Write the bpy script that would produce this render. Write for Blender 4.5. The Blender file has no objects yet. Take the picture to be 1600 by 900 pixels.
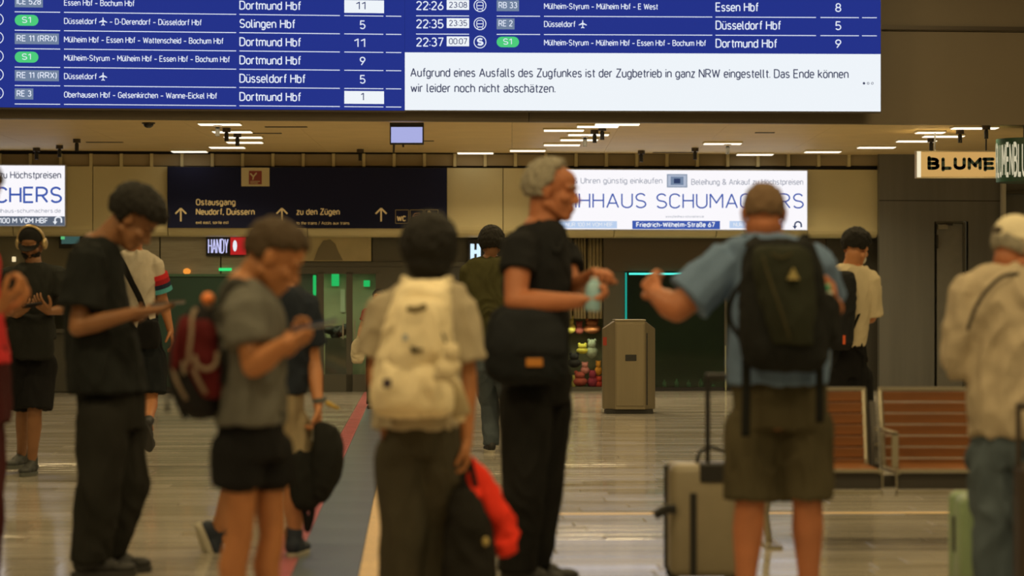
import bpy, math, random
import numpy as np
from mathutils import Vector, Matrix, noise
random.seed(7)
scene = bpy.context.scene
COL = scene.collection
# ---------------------------------------------------------------- camera, world, exposure, lights
FPX, CAMZ, HOR = 3777.8, 1.2, 482.0
cam_d = bpy.data.cameras.new('camera'); cam = bpy.data.objects.new('camera', cam_d); COL.objects.link(cam)
cam.location = (0, 0, CAMZ); cam.rotation_euler = (math.pi/2, 0, 0)
cam_d.lens = 85; cam_d.sensor_width = 36; cam_d.shift_y = (HOR-450)/1600.0
cam_d.clip_start = 0.1; cam_d.clip_end = 200
cam_d.dof.use_dof = True; cam_d.dof.focus_distance = 24.5; cam_d.dof.aperture_fstop = 2.1
scene.camera = cam
scene.view_settings.view_transform = 'Standard'; scene.view_settings.look = 'None'
scene.view_settings.gamma = 1.0; scene.view_settings.exposure = 0.0
scene.view_settings.use_curve_mapping = False
world = bpy.data.worlds.new('world'); scene.world = world; world.use_nodes = True
bg = world.node_tree.nodes['Background']; bg.inputs[0].default_value = (1.0, 0.80, 0.42, 1); bg.inputs[1].default_value = 0.095

def area_light(name, loc, sx, sy, power, col, rot=(0, 0, 0), spread=math.pi):
    l = bpy.data.lights.new(name, 'AREA'); l.shape = 'RECTANGLE'; l.size = sx; l.size_y = sy
    l.energy = power; l.color = col; l.spread = spread
    o = bpy.data.objects.new(name, l); COL.objects.link(o); o.location = loc; o.rotation_euler = rot
    return o
WARM = (1.0, 0.75, 0.36)
# rows of ceiling lamps over the near hall (above and outside the frame)
for (lx, ly, pw) in [(-4.5, -3, 75), (0, -3, 75), (4.5, -3, 75), (-4.5, 2, 150), (0, 2, 140), (4.5, 2, 150), (-4.0, 7, 170), (0, 7, 120), (4.0, 7, 170), (-4.5, 12.5, 110), (0.5, 12.5, 90), (5.0, 12.5, 110), (-5, 18.5, 90), (0.5, 18.5, 90), (5.5, 18.5, 90),
                     (-5, 24.5, 95), (0.5, 24.5, 95), (5.5, 24.5, 95)]:
    area_light('hall_lamp_light', (lx, ly, 6.0), 1.6, 0.5, pw*(.80 if ly < 14 else 1.25), WARM)

# ---------------------------------------------------------------- helpers
def P(px, py, d):
    return Vector(((px-800)/FPX*d, d, CAMZ+(HOR-py)/FPX*d))

def mat(name, col, rough=0.6, metal=0.0, var=0.0, vscale=8.0, bump=0.0, bscale=60.0, emit=None, estr=0.0, trans=0.0, coat=0.0, alpha=1.0, stretch=None, spec=None, sheen=0.0):
    m = bpy.data.materials.new(name); m.use_nodes = True
    nt = m.node_tree; b = nt.nodes['Principled BSDF']
    b.inputs['Base Color'].default_value = (*col, 1); b.inputs['Roughness'].default_value = rough
    b.inputs['Metallic'].default_value = metal
    if spec is not None: b.inputs['Specular IOR Level'].default_value = spec
    if trans: b.inputs['Transmission Weight'].default_value = trans
    if coat: b.inputs['Coat Weight'].default_value = coat
    if alpha < 1: b.inputs['Alpha'].default_value = alpha
    if sheen: b.inputs['Sheen Weight'].default_value = sheen
    if emit is not None:
        b.inputs['Emission Color'].default_value = (*emit, 1); b.inputs['Emission Strength'].default_value = estr
    tc = mp = None
    if var or bump:
        tc = nt.nodes.new('ShaderNodeTexCoord'); mp = nt.nodes.new('ShaderNodeMapping')
        nt.links.new(tc.outputs['Object'], mp.inputs[0])
        if stretch: mp.inputs['Scale'].default_value = stretch
    if var:
        n = nt.nodes.new('ShaderNodeTexNoise'); n.inputs['Scale'].default_value = vscale; n.inputs['Detail'].default_value = 5
        nt.links.new(mp.outputs[0], n.inputs['Vector'])
        r = nt.nodes.new('ShaderNodeValToRGB')
        r.color_ramp.elements[0].position = .3; r.color_ramp.elements[1].position = .7
        r.color_ramp.elements[0].color = (*[c*(1-var) for c in col], 1)
        r.color_ramp.elements[1].color = (*[min(1, c*(1+var)) for c in col], 1)
        nt.links.new(n.outputs[0], r.inputs[0]); nt.links.new(r.outputs[0], b.inputs['Base Color'])
    if bump:
        n = nt.nodes.new('ShaderNodeTexNoise'); n.inputs['Scale'].default_value = bscale; n.inputs['Detail'].default_value = 3
        nt.links.new(mp.outputs[0], n.inputs['Vector'])
        bp = nt.nodes.new('ShaderNodeBump'); bp.inputs['Strength'].default_value = bump; bp.inputs['Distance'].default_value = .01
        nt.links.new(n.outputs[0], bp.inputs['Height']); nt.links.new(bp.outputs[0], b.inputs['Normal'])
    return m

def cloth(name, col, var=.18):
    return mat(name, col, rough=.95, var=var, vscale=5, bump=.25, bscale=140, spec=.12)

class MB:
    def __init__(s): s.v = []; s.f = []
    def add(s, vs, fs):
        o = len(s.v); s.v += [tuple(v) for v in vs]; s.f += [tuple(i+o for i in f) for f in fs]; return s
    def box(s, a, b, M=None):
        x0, y0, z0 = a; x1, y1, z1 = b
        vs = [Vector(p) for p in [(x0,y0,z0),(x1,y0,z0),(x1,y1,z0),(x0,y1,z0),(x0,y0,z1),(x1,y0,z1),(x1,y1,z1),(x0,y1,z1)]]
        if M: vs = [M @ v for v in vs]
        return s.add(vs, [(0,3,2,1),(4,5,6,7),(0,1,5,4),(1,2,6,5),(2,3,7,6),(3,0,4,7)])
    def rings(s, rings, cap=True):
        n = len(rings[0]); vs = [v for r in rings for v in r]; fs = []
        for i in range(len(rings)-1):
            for j in range(n):
                k = (j+1) % n
                fs.append((i*n+j, i*n+k, (i+1)*n+k, (i+1)*n+j))
        if cap:
            fs.append(tuple(range(n-1, -1, -1))); fs.append(tuple((len(rings)-1)*n+j for j in range(n)))
        return s.add(vs, fs)
    def tube(s, pts, rad, n=12, hint=None, flat=1.0):
        pts = [Vector(p) for p in pts]
        if not hasattr(rad, '__len__'): rad = [rad]*len(pts)
        out = []
        up = Vector(hint) if hint else None
        for i, p in enumerate(pts):
            t = (pts[min(i+1, len(pts)-1)]-pts[max(i-1, 0)]).normalized()
            if up is None: up = Vector((0, 0, 1)) if abs(t.z) < .8 else Vector((1, 0, 0))
            a = t.cross(up)
            if a.length < 1e-5: a = t.cross(Vector((0.3, 1, 0.2)))
            a.normalize(); b = a.cross(t).normalized()
            if not hint: up = b
            out.append([p + a*(math.cos(2*math.pi*j/n)*rad[i]) + b*(math.sin(2*math.pi*j/n)*rad[i]*flat) for j in range(n)])
        return s.rings(out)
    def ell(s, c, r, R=None, nu=16, nv=10):
        c = Vector(c); R = R or Matrix.Identity(3); vs = []; fs = []
        for i in range(1, nv):
            th = math.pi*i/nv
            for j in range(nu):
                ph = 2*math.pi*j/nu
                vs.append(c + R @ Vector((r[0]*math.sin(th)*math.cos(ph), r[1]*math.sin(th)*math.sin(ph), r[2]*math.cos(th))))
        for i in range(nv-2):
            for j in range(nu):
                k = (j+1) % nu
                fs.append((i*nu+j, (i+1)*nu+j, (i+1)*nu+k, i*nu+k))
        t = len(vs); vs.append(c+R@Vector((0,0,r[2]))); vs.append(c-R@Vector((0,0,r[2])))
        for j in range(nu):
            k = (j+1) % nu
            fs.append((t, j, k)); fs.append((t+1, (nv-2)*nu+k, (nv-2)*nu+j))
        return s.add(vs, fs)
    def cap(s, p0, r0, p1, r1, n=12):
        s.tube([p0, p1], [r0, r1], n); s.ell(p0, (r0,)*3, nu=n, nv=8); s.ell(p1, (r1,)*3, nu=n, nv=8); return s
    def chain(s, pts, rad, n=12):
        for i in range(len(pts)-1): s.cap(pts[i], rad[i], pts[i+1], rad[i+1], n)
        return s
    def ering(s, specs, n=24, sq=2.0):
        """elliptic rings: (centre, vecA, vecB) with full half-axis vectors; sq = superellipse power"""
        out = []
        for c, A, B in specs:
            c = Vector(c); A = Vector(A); B = Vector(B); ring = []
            for j in range(n):
                ct, st = math.cos(2*math.pi*j/n), math.sin(2*math.pi*j/n)
                k = (abs(ct)**sq+abs(st)**sq)**(-1/sq)
                ring.append(c + A*(ct*k) + B*(st*k))
            out.append(ring)
        return s.rings(out)
    def build(s, name, m, parent=None, smooth=False, origin=None, bevel=0.0, **kw):
        me = bpy.data.meshes.new(name)
        return link_mesh(name, me, s.v, s.f, m, parent, smooth, origin, bevel, **kw)

def wpos(o):
    p = Vector(o.location)
    while o.parent: o = o.parent; p += Vector(o.location)
    return p

def finish(o, me, m, parent, origin, smooth, bevel, label=None, cat=None, group=None, kind=None):
    if m: me.materials.clear(); me.materials.append(m)
    if smooth:
        me.polygons.foreach_set('use_smooth', [True]*len(me.polygons))
    COL.objects.link(o)
    pp = wpos(parent) if parent else Vector((0, 0, 0))
    if parent: o.parent = parent
    o.location = origin - pp
    if bevel:
        b = o.modifiers.new('bevel', 'BEVEL'); b.width = bevel; b.segments = 2; b.limit_method = 'ANGLE'
    tag(o, label, cat, group, kind)
    return o

def tag(o, label=None, cat=None, group=None, kind=None):
    if label: o['label'] = label
    if cat: o['category'] = cat
    if group: o['group'] = group
    if kind: o['kind'] = kind
    return o

def link_mesh(name, me, vs, fs, m, parent=None, smooth=False, origin=None, bevel=0.0, **kw):
    a = np.array([tuple(v) for v in vs], dtype=float)
    if origin is None:
        lo, hi = a.min(0), a.max(0); origin = Vector(((lo[0]+hi[0])/2, (lo[1]+hi[1])/2, lo[2]))
    origin = Vector(origin)
    a -= np.array(origin)
    me.from_pydata(a.tolist(), [], fs); me.validate(); me.update()
    o = bpy.data.objects.new(name, me)
    return finish(o, me, m, parent, origin, smooth, bevel, **kw)

def empty(name, loc, label=None, cat=None, group=None, kind=None, parent=None):
    o = bpy.data.objects.new(name, None); COL.objects.link(o)
    if parent: o.parent = parent; o.location = Vector(loc)-wpos(parent)
    else: o.location = loc
    o.empty_display_size = .1
    return tag(o, label, cat, group, kind)

def remesh(mb, vox, smooth=2, disp=None):
    """voxel-union of overlapping closed shapes -> (verts array, faces)"""
    me = bpy.data.meshes.new('tmp'); me.from_pydata([tuple(v) for v in mb.v], [], mb.f); me.update()
    o = bpy.data.objects.new('tmp', me); COL.objects.link(o)
    r = o.modifiers.new('r', 'REMESH'); r.mode = 'VOXEL'; r.voxel_size = vox
    if smooth:
        s = o.modifiers.new('s', 'SMOOTH'); s.iterations = smooth; s.factor = .5
    dg = bpy.context.evaluated_depsgraph_get()
    ev = o.evaluated_get(dg); em = ev.to_mesh()
    n = len(em.vertices); co = np.empty(n*3); em.vertices.foreach_get('co', co); co = co.reshape(-1, 3)
    nn = np.empty(n*3); em.vertex_normals.foreach_get('vector', nn); nn = nn.reshape(-1, 3)
    fs = [tuple(p.vertices) for p in em.polygons]
    ev.to_mesh_clear(); bpy.data.objects.remove(o); bpy.data.meshes.remove(me)
    if disp:
        d = np.array([disp(Vector(c)) for c in co]); co = co + nn*d[:, None]
    return co, fs

def folds(amp, sc=(9, 9, 5), seed=0.0):
    sv = Vector((seed, seed*1.7, seed*.3))
    def f(p):
        q = Vector((p.x*sc[0], p.y*sc[1], p.z*sc[2])) + sv
        w = noise.noise(q*.6)
        return amp*(1.0-2.2*abs(noise.noise(q + Vector((w*1.5, 0, w*2)))) - .45) + amp*.4*noise.noise(q*3.1)
    return f

def organic(name, mb, vox, m, parent=None, smooth=2, disp=None, origin=None, **kw):
    co, fs = remesh(mb, vox, smooth, disp)
    return link_mesh(name, bpy.data.meshes.new(name), co, fs, m, parent, True, origin, **kw)

# ---------------------------------------------------------------- writing
def _arc(cx, cy, rx, ry, a0, a1, n=None):
    n = n or max(3, int(abs(a1-a0)/24))
    return [(cx+rx*math.cos(math.radians(a0+(a1-a0)*i/n)), cy+ry*math.sin(math.radians(a0+(a1-a0)*i/n))) for i in range(n+1)]
def _st(w, h, y0=0.0):
    r = w/2; return _arc(r, y0+h-r, r, r, 0, 180)+_arc(r, y0+r, r, r, 180, 360)+[(w, y0+h-r)]
_n = [(0, .48)]+_arc(.21, .49, .21, .21, 180, 0)+[(.42, 0)]
GL = {
 'A': (.62, [[(0,0),(.31,1),(.62,0)], [(.11,.32),(.51,.32)]]), 'B': (.56, [[(0,0),(0,1),(.28,1)]+_arc(.28,.76,.24,.24,90,-90)+[(0,.52)], [(.28,.52)]+_arc(.28,.26,.28,.26,90,-90)+[(0,0)]]),
 'C': (.54, [_arc(.28,.72,.28,.28,20,180)+_arc(.28,.28,.28,.28,180,340)]), 'D': (.56, [[(0,0),(0,1),(.26,1)]+_arc(.26,.70,.30,.30,90,0)+_arc(.26,.30,.30,.30,0,-90)+[(0,0)]]),
 'E': (.48, [[(.48,1),(0,1),(0,0),(.48,0)], [(0,.52),(.43,.52)]]), 'F': (.46, [[(.46,1),(0,1),(0,0)], [(0,.50),(.41,.50)]]),
 'G': (.56, [_arc(.28,.72,.28,.28,20,180)+_arc(.28,.28,.28,.28,180,360)+[(.56,.48),(.32,.48)]]), 'H': (.56, [[(0,0),(0,1)], [(.56,0),(.56,1)], [(0,.52),(.56,.52)]]),
 'I': (.0, [[(0,0),(0,1)]]), 'J': (.34, [[(.34,1),(.34,.25)]+_arc(.12,.25,.22,.25,0,-120)]), 'K': (.54, [[(0,0),(0,1)], [(.52,1),(0,.40)], [(.17,.60),(.55,0)]]),
 'L': (.44, [[(0,1),(0,0),(.44,0)]]), 'M': (.68, [[(0,0),(0,1),(.34,.36),(.68,1),(.68,0)]]), 'N': (.57, [[(0,0),(0,1),(.57,0),(.57,1)]]), 'O': (.56, [_st(.56,1)]),
 'P': (.55, [[(0,0),(0,1),(.28,1)]+_arc(.28,.73,.27,.27,90,-90)+[(0,.46)]]), 'R': (.57, [[(0,0),(0,1),(.28,1)]+_arc(.28,.73,.27,.27,90,-90)+[(0,.46)], [(.28,.46),(.57,0)]]),
 'S': (.54, [_arc(.27,.745,.25,.255,25,270)+_arc(.27,.245,.27,.245,90,-155)]), 'T': (.54, [[(0,1),(.54,1)], [(.27,1),(.27,0)]]), 'U': (.56, [[(0,1),(0,.28)]+_arc(.28,.28,.28,.28,180,360)+[(.56,1)]]),
 'V': (.60, [[(0,1),(.30,0),(.60,1)]]), 'W': (.86, [[(0,1),(.21,0),(.43,.9),(.65,0),(.86,1)]]), 'X': (.54, [[(0,0),(.54,1)], [(0,1),(.54,0)]]), 'Y': (.56, [[(0,1),(.28,.45),(.56,1)], [(.28,.45),(.28,0)]]), 'Z': (.5, [[(0,1),(.5,1),(0,0),(.5,0)]]),
 'a': (.41, [[(.04,.60)]+_arc(.21,.50,.20,.20,125,0)+[(.41,0)], [(.41,.40),(.20,.40)]+_arc(.20,.20,.20,.20,90,270)+[(.27,0),(.41,.10)]]), 'b': (.43, [[(0,1),(0,0)], _st(.43,.7)]), 'c': (.38, [_arc(.21,.48,.21,.22,30,180)+_arc(.21,.22,.21,.22,180,330)]),
 'd': (.43, [[(.43,1),(.43,0)], _st(.43,.7)]), 'e': (.42, [[(0,.36),(.42,.36),(.42,.48)]+_arc(.21,.48,.21,.22,0,180)+_arc(.21,.22,.21,.22,180,325)]), 'f': (.24, [_arc(.27,.83,.15,.17,80,180)+[(.12,0)], [(0,.68),(.28,.68)]]),
 'g': (.43, [_st(.43,.7), [(.43,.7),(.43,-.05)]+_arc(.22,-.05,.21,.20,0,-150)]), 'h': (.42, [[(0,1),(0,0)], _n]), 'i': (.0, [[(0,0),(0,.7)], [(0,.89),(0,1.0)]]), 'j': (.1, [[(.1,.7),(.1,-.1)], [(.1,.89),(.1,1)]]),
 'k': (.41, [[(0,0),(0,1)], [(.39,.7),(0,.28)], [(.13,.43),(.42,0)]]), 'l': (.13, [[(0,1),(0,.13)]+_arc(.13,.13,.13,.13,180,270)]), 'm': (.72, [[(0,0),(0,.7)], [(0,.5)]+_arc(.18,.52,.18,.18,180,0)+[(.36,0)], [(.36,.5)]+_arc(.54,.52,.18,.18,180,0)+[(.72,0)]]),
 'n': (.42, [[(0,0),(0,.7)], _n]), 'o': (.43, [_st(.43,.7)]), 'p': (.43, [[(0,.7),(0,-.26)], _st(.43,.7)]), 'q': (.43, [[(.43,.7),(.43,-.26)], _st(.43,.7)]), 'r': (.24, [[(0,0),(0,.7)], [(0,.46)]+_arc(.2,.48,.2,.22,180,70)]),
 's': (.38, [_arc(.19,.525,.175,.175,25,270)+_arc(.19,.175,.19,.175,90,-155)]), 't': (.24, [[(.12,.92),(.12,.14)]+_arc(.25,.14,.13,.14,180,270), [(0,.68),(.30,.68)]]), 'u': (.42, [[(0,.7),(0,.21)]+_arc(.21,.21,.21,.21,180,360), [(.42,.7),(.42,0)]]),
 'v': (.42, [[(0,.7),(.21,0),(.42,.7)]]), 'w': (.64, [[(0,.7),(.16,0),(.32,.62),(.48,0),(.64,.7)]]), 'x': (.40, [[(0,0),(.4,.7)], [(0,.7),(.4,0)]]), 'y': (.42, [[(0,.7),(.21,0)], [(.42,.7),(.14,-.26)]]), 'z': (.36, [[(0,.7),(.36,.7),(0,0),(.36,0)]]),
 '0': (.50, [_st(.50,1)]), '1': (.26, [[(0,.78),(.24,1),(.24,0)]]), '2': (.50, [_arc(.25,.74,.24,.26,165,-25)+[(0,0),(.5,0)]]), '3': (.50, [_arc(.24,.76,.22,.24,150,-90)+_arc(.24,.26,.26,.26,90,-150)]),
 '4': (.52, [[(.34,1),(0,.27),(.54,.27)], [(.40,.52),(.40,0)]]), '5': (.50, [[(.46,1),(.05,1),(.03,.52)]+_arc(.24,.30,.26,.30,120,-150)]), '6': (.50, [[(.38,1),(.05,.42)], _arc(.25,.28,.25,.28,0,360,14)]),
 '7': (.48, [[(0,1),(.48,1),(.16,0)]]), '8': (.50, [_arc(.25,.75,.21,.25,0,360,14), _arc(.25,.26,.25,.26,0,360,14)]), '9': (.50, [_arc(.25,.72,.25,.28,0,360,14), [(.45,.58),(.12,0)]]),
 '–': (.42, [[(0,.38),(.42,.38)]]), '-': (.26, [[(0,.38),(.26,.38)]]), '.': (.0, [[(0,0),(0,.1)]]), ':': (.0, [[(0,.08),(0,.18)], [(0,.55),(0,.65)]]), ',': (.05, [[(.05,.08),(0,-.12)]]),
 '(': (.16, [_arc(.30,.45,.28,.68,125,235)]), ')': (.16, [_arc(-.14,.45,.28,.68,55,-55)]), '/': (.36, [[(0,-.05),(.36,1.05)]]),
 '&': (.60, [[(.60,0),(.10,.68)]+_arc(.25,.80,.16,.20,200,-20)+[(.08,.38)]+_arc(.24,.22,.22,.22,150,320)+[(.58,.48)]]),
 'ß': (.44, [[(0,0),(0,.78)]+_arc(.20,.78,.20,.22,180,-60)+[(.22,.55)]+_arc(.22,.27,.22,.27,80,-110)]),
}
for _u, _b, _h in (('ä','a',.88), ('ö','o',.88), ('ü','u',.88), ('è','e',.9)):
    w_, st_ = GL[_b]; GL[_u] = (w_, st_+[[(w_*.22,_h),(w_*.22,_h+.09)], [(w_*.78,_h),(w_*.78,_h+.09)]])
def text_lines(body, track=.19):
    x = 0; out = []
    for ch in body:
        if ch == ' ': x += .36; continue
        w, st = GL[ch]
        for l in st: out.append([(x+a, b) for a, b in l])
        x += w+track
    return out, x-track
def stroke2d(lines, w, caps=False):
    """polylines in one plane -> quads of width w"""
    vs, fs = [], []
    parts = []
    for l in lines:          # break the stroke at sharp corners
        cur = [l[0]]
        for i in range(1, len(l)):
            cur.append(l[i])
            if i < len(l)-1:
                a = (l[i][0]-l[i-1][0], l[i][1]-l[i-1][1]); b = (l[i+1][0]-l[i][0], l[i+1][1]-l[i][1])
                la, lb = math.hypot(*a), math.hypot(*b)
                if la > 1e-4 and lb > 1e-4 and (a[0]*b[0]+a[1]*b[1])/(la*lb) < .6:
                    cur[-1] = (l[i][0]+a[0]/la*w*.42, l[i][1]+a[1]/la*w*.42) if (a[0]*b[0]+a[1]*b[1])/(la*lb) > -.5 else l[i]
                    parts.append(cur); cur = [l[i]]
        parts.append(cur)
    for l in parts:
        l = [l[0]]+[q for p, q in zip(l[:-1], l[1:]) if abs(q[0]-p[0])+abs(q[1]-p[1]) > 1e-4]
        n = len(l)
        if n < 2: continue
        closed = abs(l[0][0]-l[-1][0])+abs(l[0][1]-l[-1][1]) < 1e-3
        o = len(vs)
        for i in range(n):
            pa = l[i-1] if i > 0 else (l[-2] if closed else l[0]); pb = l[i+1] if i < n-1 else (l[1] if closed else l[-1])
            d0 = (l[i][0]-pa[0], l[i][1]-pa[1]); d1 = (pb[0]-l[i][0], pb[1]-l[i][1])
            L0 = math.hypot(*d0); L1 = math.hypot(*d1)
            if L0 < 1e-6: d0, L0 = d1, L1
            if L1 < 1e-6: d1, L1 = d0, L0
            n0 = (-d0[1]/L0, d0[0]/L0); n1 = (-d1[1]/L1, d1[0]/L1)
            m = (n0[0]+n1[0], n0[1]+n1[1]); q = m[0]*m[0]+m[1]*m[1]
            if q < .25: m, q = n1, 2.0; k = w/2
            else: k = min(w/q, w*1.1)
            vs.append((l[i][0]+m[0]*k, l[i][1]+m[1]*k)); vs.append((l[i][0]-m[0]*k, l[i][1]-m[1]*k))
        for i in range(n-1): fs.append((o+2*i, o+2*i+1, o+2*i+3, o+2*i+2))
        if caps:
            for i in range(n):
                o = len(vs); vs += [(l[i][0]+w/2*math.cos(math.pi*j/6), l[i][1]+w/2*math.sin(math.pi*j/6)) for j in range(12)]; fs.append(tuple(range(o, o+12)))
    return vs, fs

def text(pl, body, x0, x1, base, cap, m, parent, off=-.01, name='lettering', bold=0.0, slant=0.0, caps=False, **kw):
    """writing on plane pl: from pixel x0 to x1, baseline and cap height in pixels"""
    wt = (.125+bold*3.2)*cap
    lines, wid = text_lines(body, .19+max(0, bold*3.2)*.9)
    sx = (x1-x0-wt)/max(wid, .01)
    L = [[(x0+wt/2+a*sx+slant*b*cap, -(base-wt*.5-b*(cap-wt))) for a, b in l] for l in lines]
    v2, fs = stroke2d(L, wt, caps)
    vs = [pl.P(x, -y, off) for x, y in v2]
    return link_mesh(name, bpy.data.meshes.new(name), vs, [tuple(reversed(f)) for f in fs] , m, parent, **kw)

class Plane:
    """vertical plane y = D0 + x*t in world space"""
    def __init__(s, D0, t): s.D0 = D0; s.t = t; s.n = Vector((-t, 1, 0)).normalized()
    def P(s, px, py, off=0.0):
        D0 = s.D0 + off*math.sqrt(1+s.t*s.t)
        y = D0/(1-s.t*(px-800)/FPX)
        return Vector(((px-800)/FPX*y, y, CAMZ+(HOR-py)/FPX*y))
    def px(s, x, z):       # depth at world x
        return Vector((x, s.D0+x*s.t, z))
    def slab(s, mb, x0, y0, x1, y1, thick, off=0.0):
        """box whose front face is the pixel rectangle on the plane (off<0 = nearer)"""
        c = [s.P(x0, y1, off), s.P(x1, y1, off), s.P(x1, y0, off), s.P(x0, y0, off)]
        zb = (c[0].z+c[1].z)/2; zt = (c[2].z+c[3].z)/2
        c[0].z = c[1].z = zb; c[2].z = c[3].z = zt
        d = s.n*thick
        vs = c+[p+d for p in c]
        mb.add(vs, [(0,1,2,3),(5,4,7,6),(4,0,3,7),(1,5,6,2),(3,2,6,7),(4,5,1,0)]); return mb
    def poly(s, mb, pts, off=0.0, thick=.004):
        c = [s.P(x, y, off) for x, y in pts]; n = len(c); d = s.n*thick
        mb.add(c+[p+d for p in c], [tuple(range(n)), tuple(range(2*n-1, n-1, -1))]+[(i, i+n, (i+1) % n+n, (i+1) % n) for i in range(n)]); return mb
    def line(s, mb, pts, w, off=0.0):
        """stroked polyline in pixels"""
        for (x0, y0), (x1, y1) in zip(pts[:-1], pts[1:]):
            L = math.hypot(x1-x0, y1-y0) or 1; nx, ny = -(y1-y0)/L*w/2, (x1-x0)/L*w/2
            s.poly(mb, [(x0+nx, y0+ny), (x0-nx, y0-ny), (x1-nx, y1-ny), (x1+nx, y1+ny)], off)
        return mb
    def circle(s, mb, cx, cy, r, w, off=0.0, n=20):
        pts = [(cx+r*math.cos(2*math.pi*i/n), cy+r*math.sin(2*math.pi*i/n)) for i in range(n+1)]
        return s.line(mb, pts, w, off)
def arc(cx, cy, rx, ry, a0, a1, n=10):
    return [(cx+rx*math.cos(math.radians(a0+(a1-a0)*i/n)), cy-ry*math.sin(math.radians(a0+(a1-a0)*i/n))) for i in range(n+1)]
def part(pl, name, m, parent, x0, y0, x1, y1, thick, off=0.0, bevel=0.0, **kw):
    return pl.slab(MB(), x0, y0, x1, y1, thick, off).build(name, m, parent, bevel=bevel, **kw)
# ================================================================ THE SETTING
T5 = math.tan(math.radians(4.6))
FAS = Plane(34.4, T5)      # front of the wall band above the shops
SHOP = Plane(34.95, T5)    # shop fronts
BACK = Plane(38.5, T5)
BULK = Plane(28.35, T5)    # bulkhead where the low ceiling starts
CEIL = 3.41
LANE = math.radians(-2.39)
LM = Matrix.Rotation(-LANE, 4, 'Z')    # lane frame -> world
def emis(name, col, s): return mat(name, (0.004, 0.004, 0.004), rough=.6, emit=col, estr=s, spec=.05)

M_grout = mat('grout', (.20, .17, .13), .7)
def tile_mat(name, src):
    m = bpy.data.materials.new(name); m.use_nodes = True; nt = m.node_tree; b = nt.nodes['Principled BSDF']
    if src == 'obj':
        oi = nt.nodes.new('ShaderNodeObjectInfo'); rnd = oi.outputs['Random']
    else:
        at = nt.nodes.new('ShaderNodeAttribute'); at.attribute_name = 'tint'; rnd = at.outputs['Fac']
    r = nt.nodes.new('ShaderNodeValToRGB'); e = r.color_ramp.elements
    e[0].color = (.42, .385, .325, 1); e[1].color = (.50, .465, .40, 1)
    nt.links.new(rnd, r.inputs[0])
    tc = nt.nodes.new('ShaderNodeTexCoord'); n = nt.nodes.new('ShaderNodeTexNoise'); n.inputs['Scale'].default_value = 7; n.inputs['Detail'].default_value = 6
    geo = nt.nodes.new('ShaderNodeNewGeometry'); mp = nt.nodes.new('ShaderNodeMapping'); mp.inputs['Scale'].default_value = (.25, .9, 1)
    nt.links.new(geo.outputs['Position'], mp.inputs[0]); nt.links.new(mp.outputs[0], n.inputs['Vector'])
    mx = nt.nodes.new('ShaderNodeMix'); mx.data_type = 'RGBA'; mx.blend_type = 'MULTIPLY'; mx.inputs[0].default_value = .35
    g = nt.nodes.new('ShaderNodeValToRGB'); g.color_ramp.elements[0].position = .3; g.color_ramp.elements[0].color = (.7, .68, .65, 1); g.color_ramp.elements[1].position = .65
    nt.links.new(n.outputs[0], g.inputs[0]); nt.links.new(r.outputs[0], mx.inputs[6]); nt.links.new(g.outputs[0], mx.inputs[7])
    nt.links.new(mx.outputs[2], b.inputs['Base Color'])
    b.inputs['Specular IOR Level'].default_value = .85; mr = nt.nodes.new('ShaderNodeMapRange'); mr.inputs[3].default_value = .06; mr.inputs[4].default_value = .17
    ad = nt.nodes.new('ShaderNodeMath'); ad.operation = 'ADD'; nt.links.new(n.outputs[0], ad.inputs[0]); sc_ = nt.nodes.new('ShaderNodeMath'); sc_.operation = 'MULTIPLY_ADD'; sc_.inputs[1].default_value = 7.31; sc_.inputs[2].default_value = 0; nt.links.new(rnd, sc_.inputs[0]); fr_ = nt.nodes.new('ShaderNodeMath'); fr_.operation = 'FRACT'; nt.links.new(sc_.outputs[0], fr_.inputs[0]); nt.links.new(fr_.outputs[0], ad.inputs[1]); mr.inputs[2].default_value = 1.5
    nt.links.new(ad.outputs[0], mr.inputs[0]); nt.links.new(mr.outputs[0], b.inputs['Roughness'])
    return m
M_tile_o, M_tile_s = tile_mat('stone_tile_near', 'obj'), tile_mat('stone_tile_far', 'attr')
M_blue = mat('blue_grey_floor', (.13, .165, .215), .28, var=.12, vscale=1.5)
M_red = mat('red_guide', (.46, .15, .17), .4, var=.15, vscale=6)
M_beige = mat('beige_guide', (.78, .57, .30), .4, var=.12, vscale=5)
M_gband = mat('grey_band', (.24, .25, .29), .3, var=.1)

floor = MB().box((-13, 2, -.1), (13, 42, -.012)).build('floor', M_grout, kind='structure', origin=(0, 0, -.012))
PW, PD, G = 1.0, .25, .004
def lane_pt(u, v, z): return LM @ Vector((u, v, z))
tile_me = None
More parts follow.
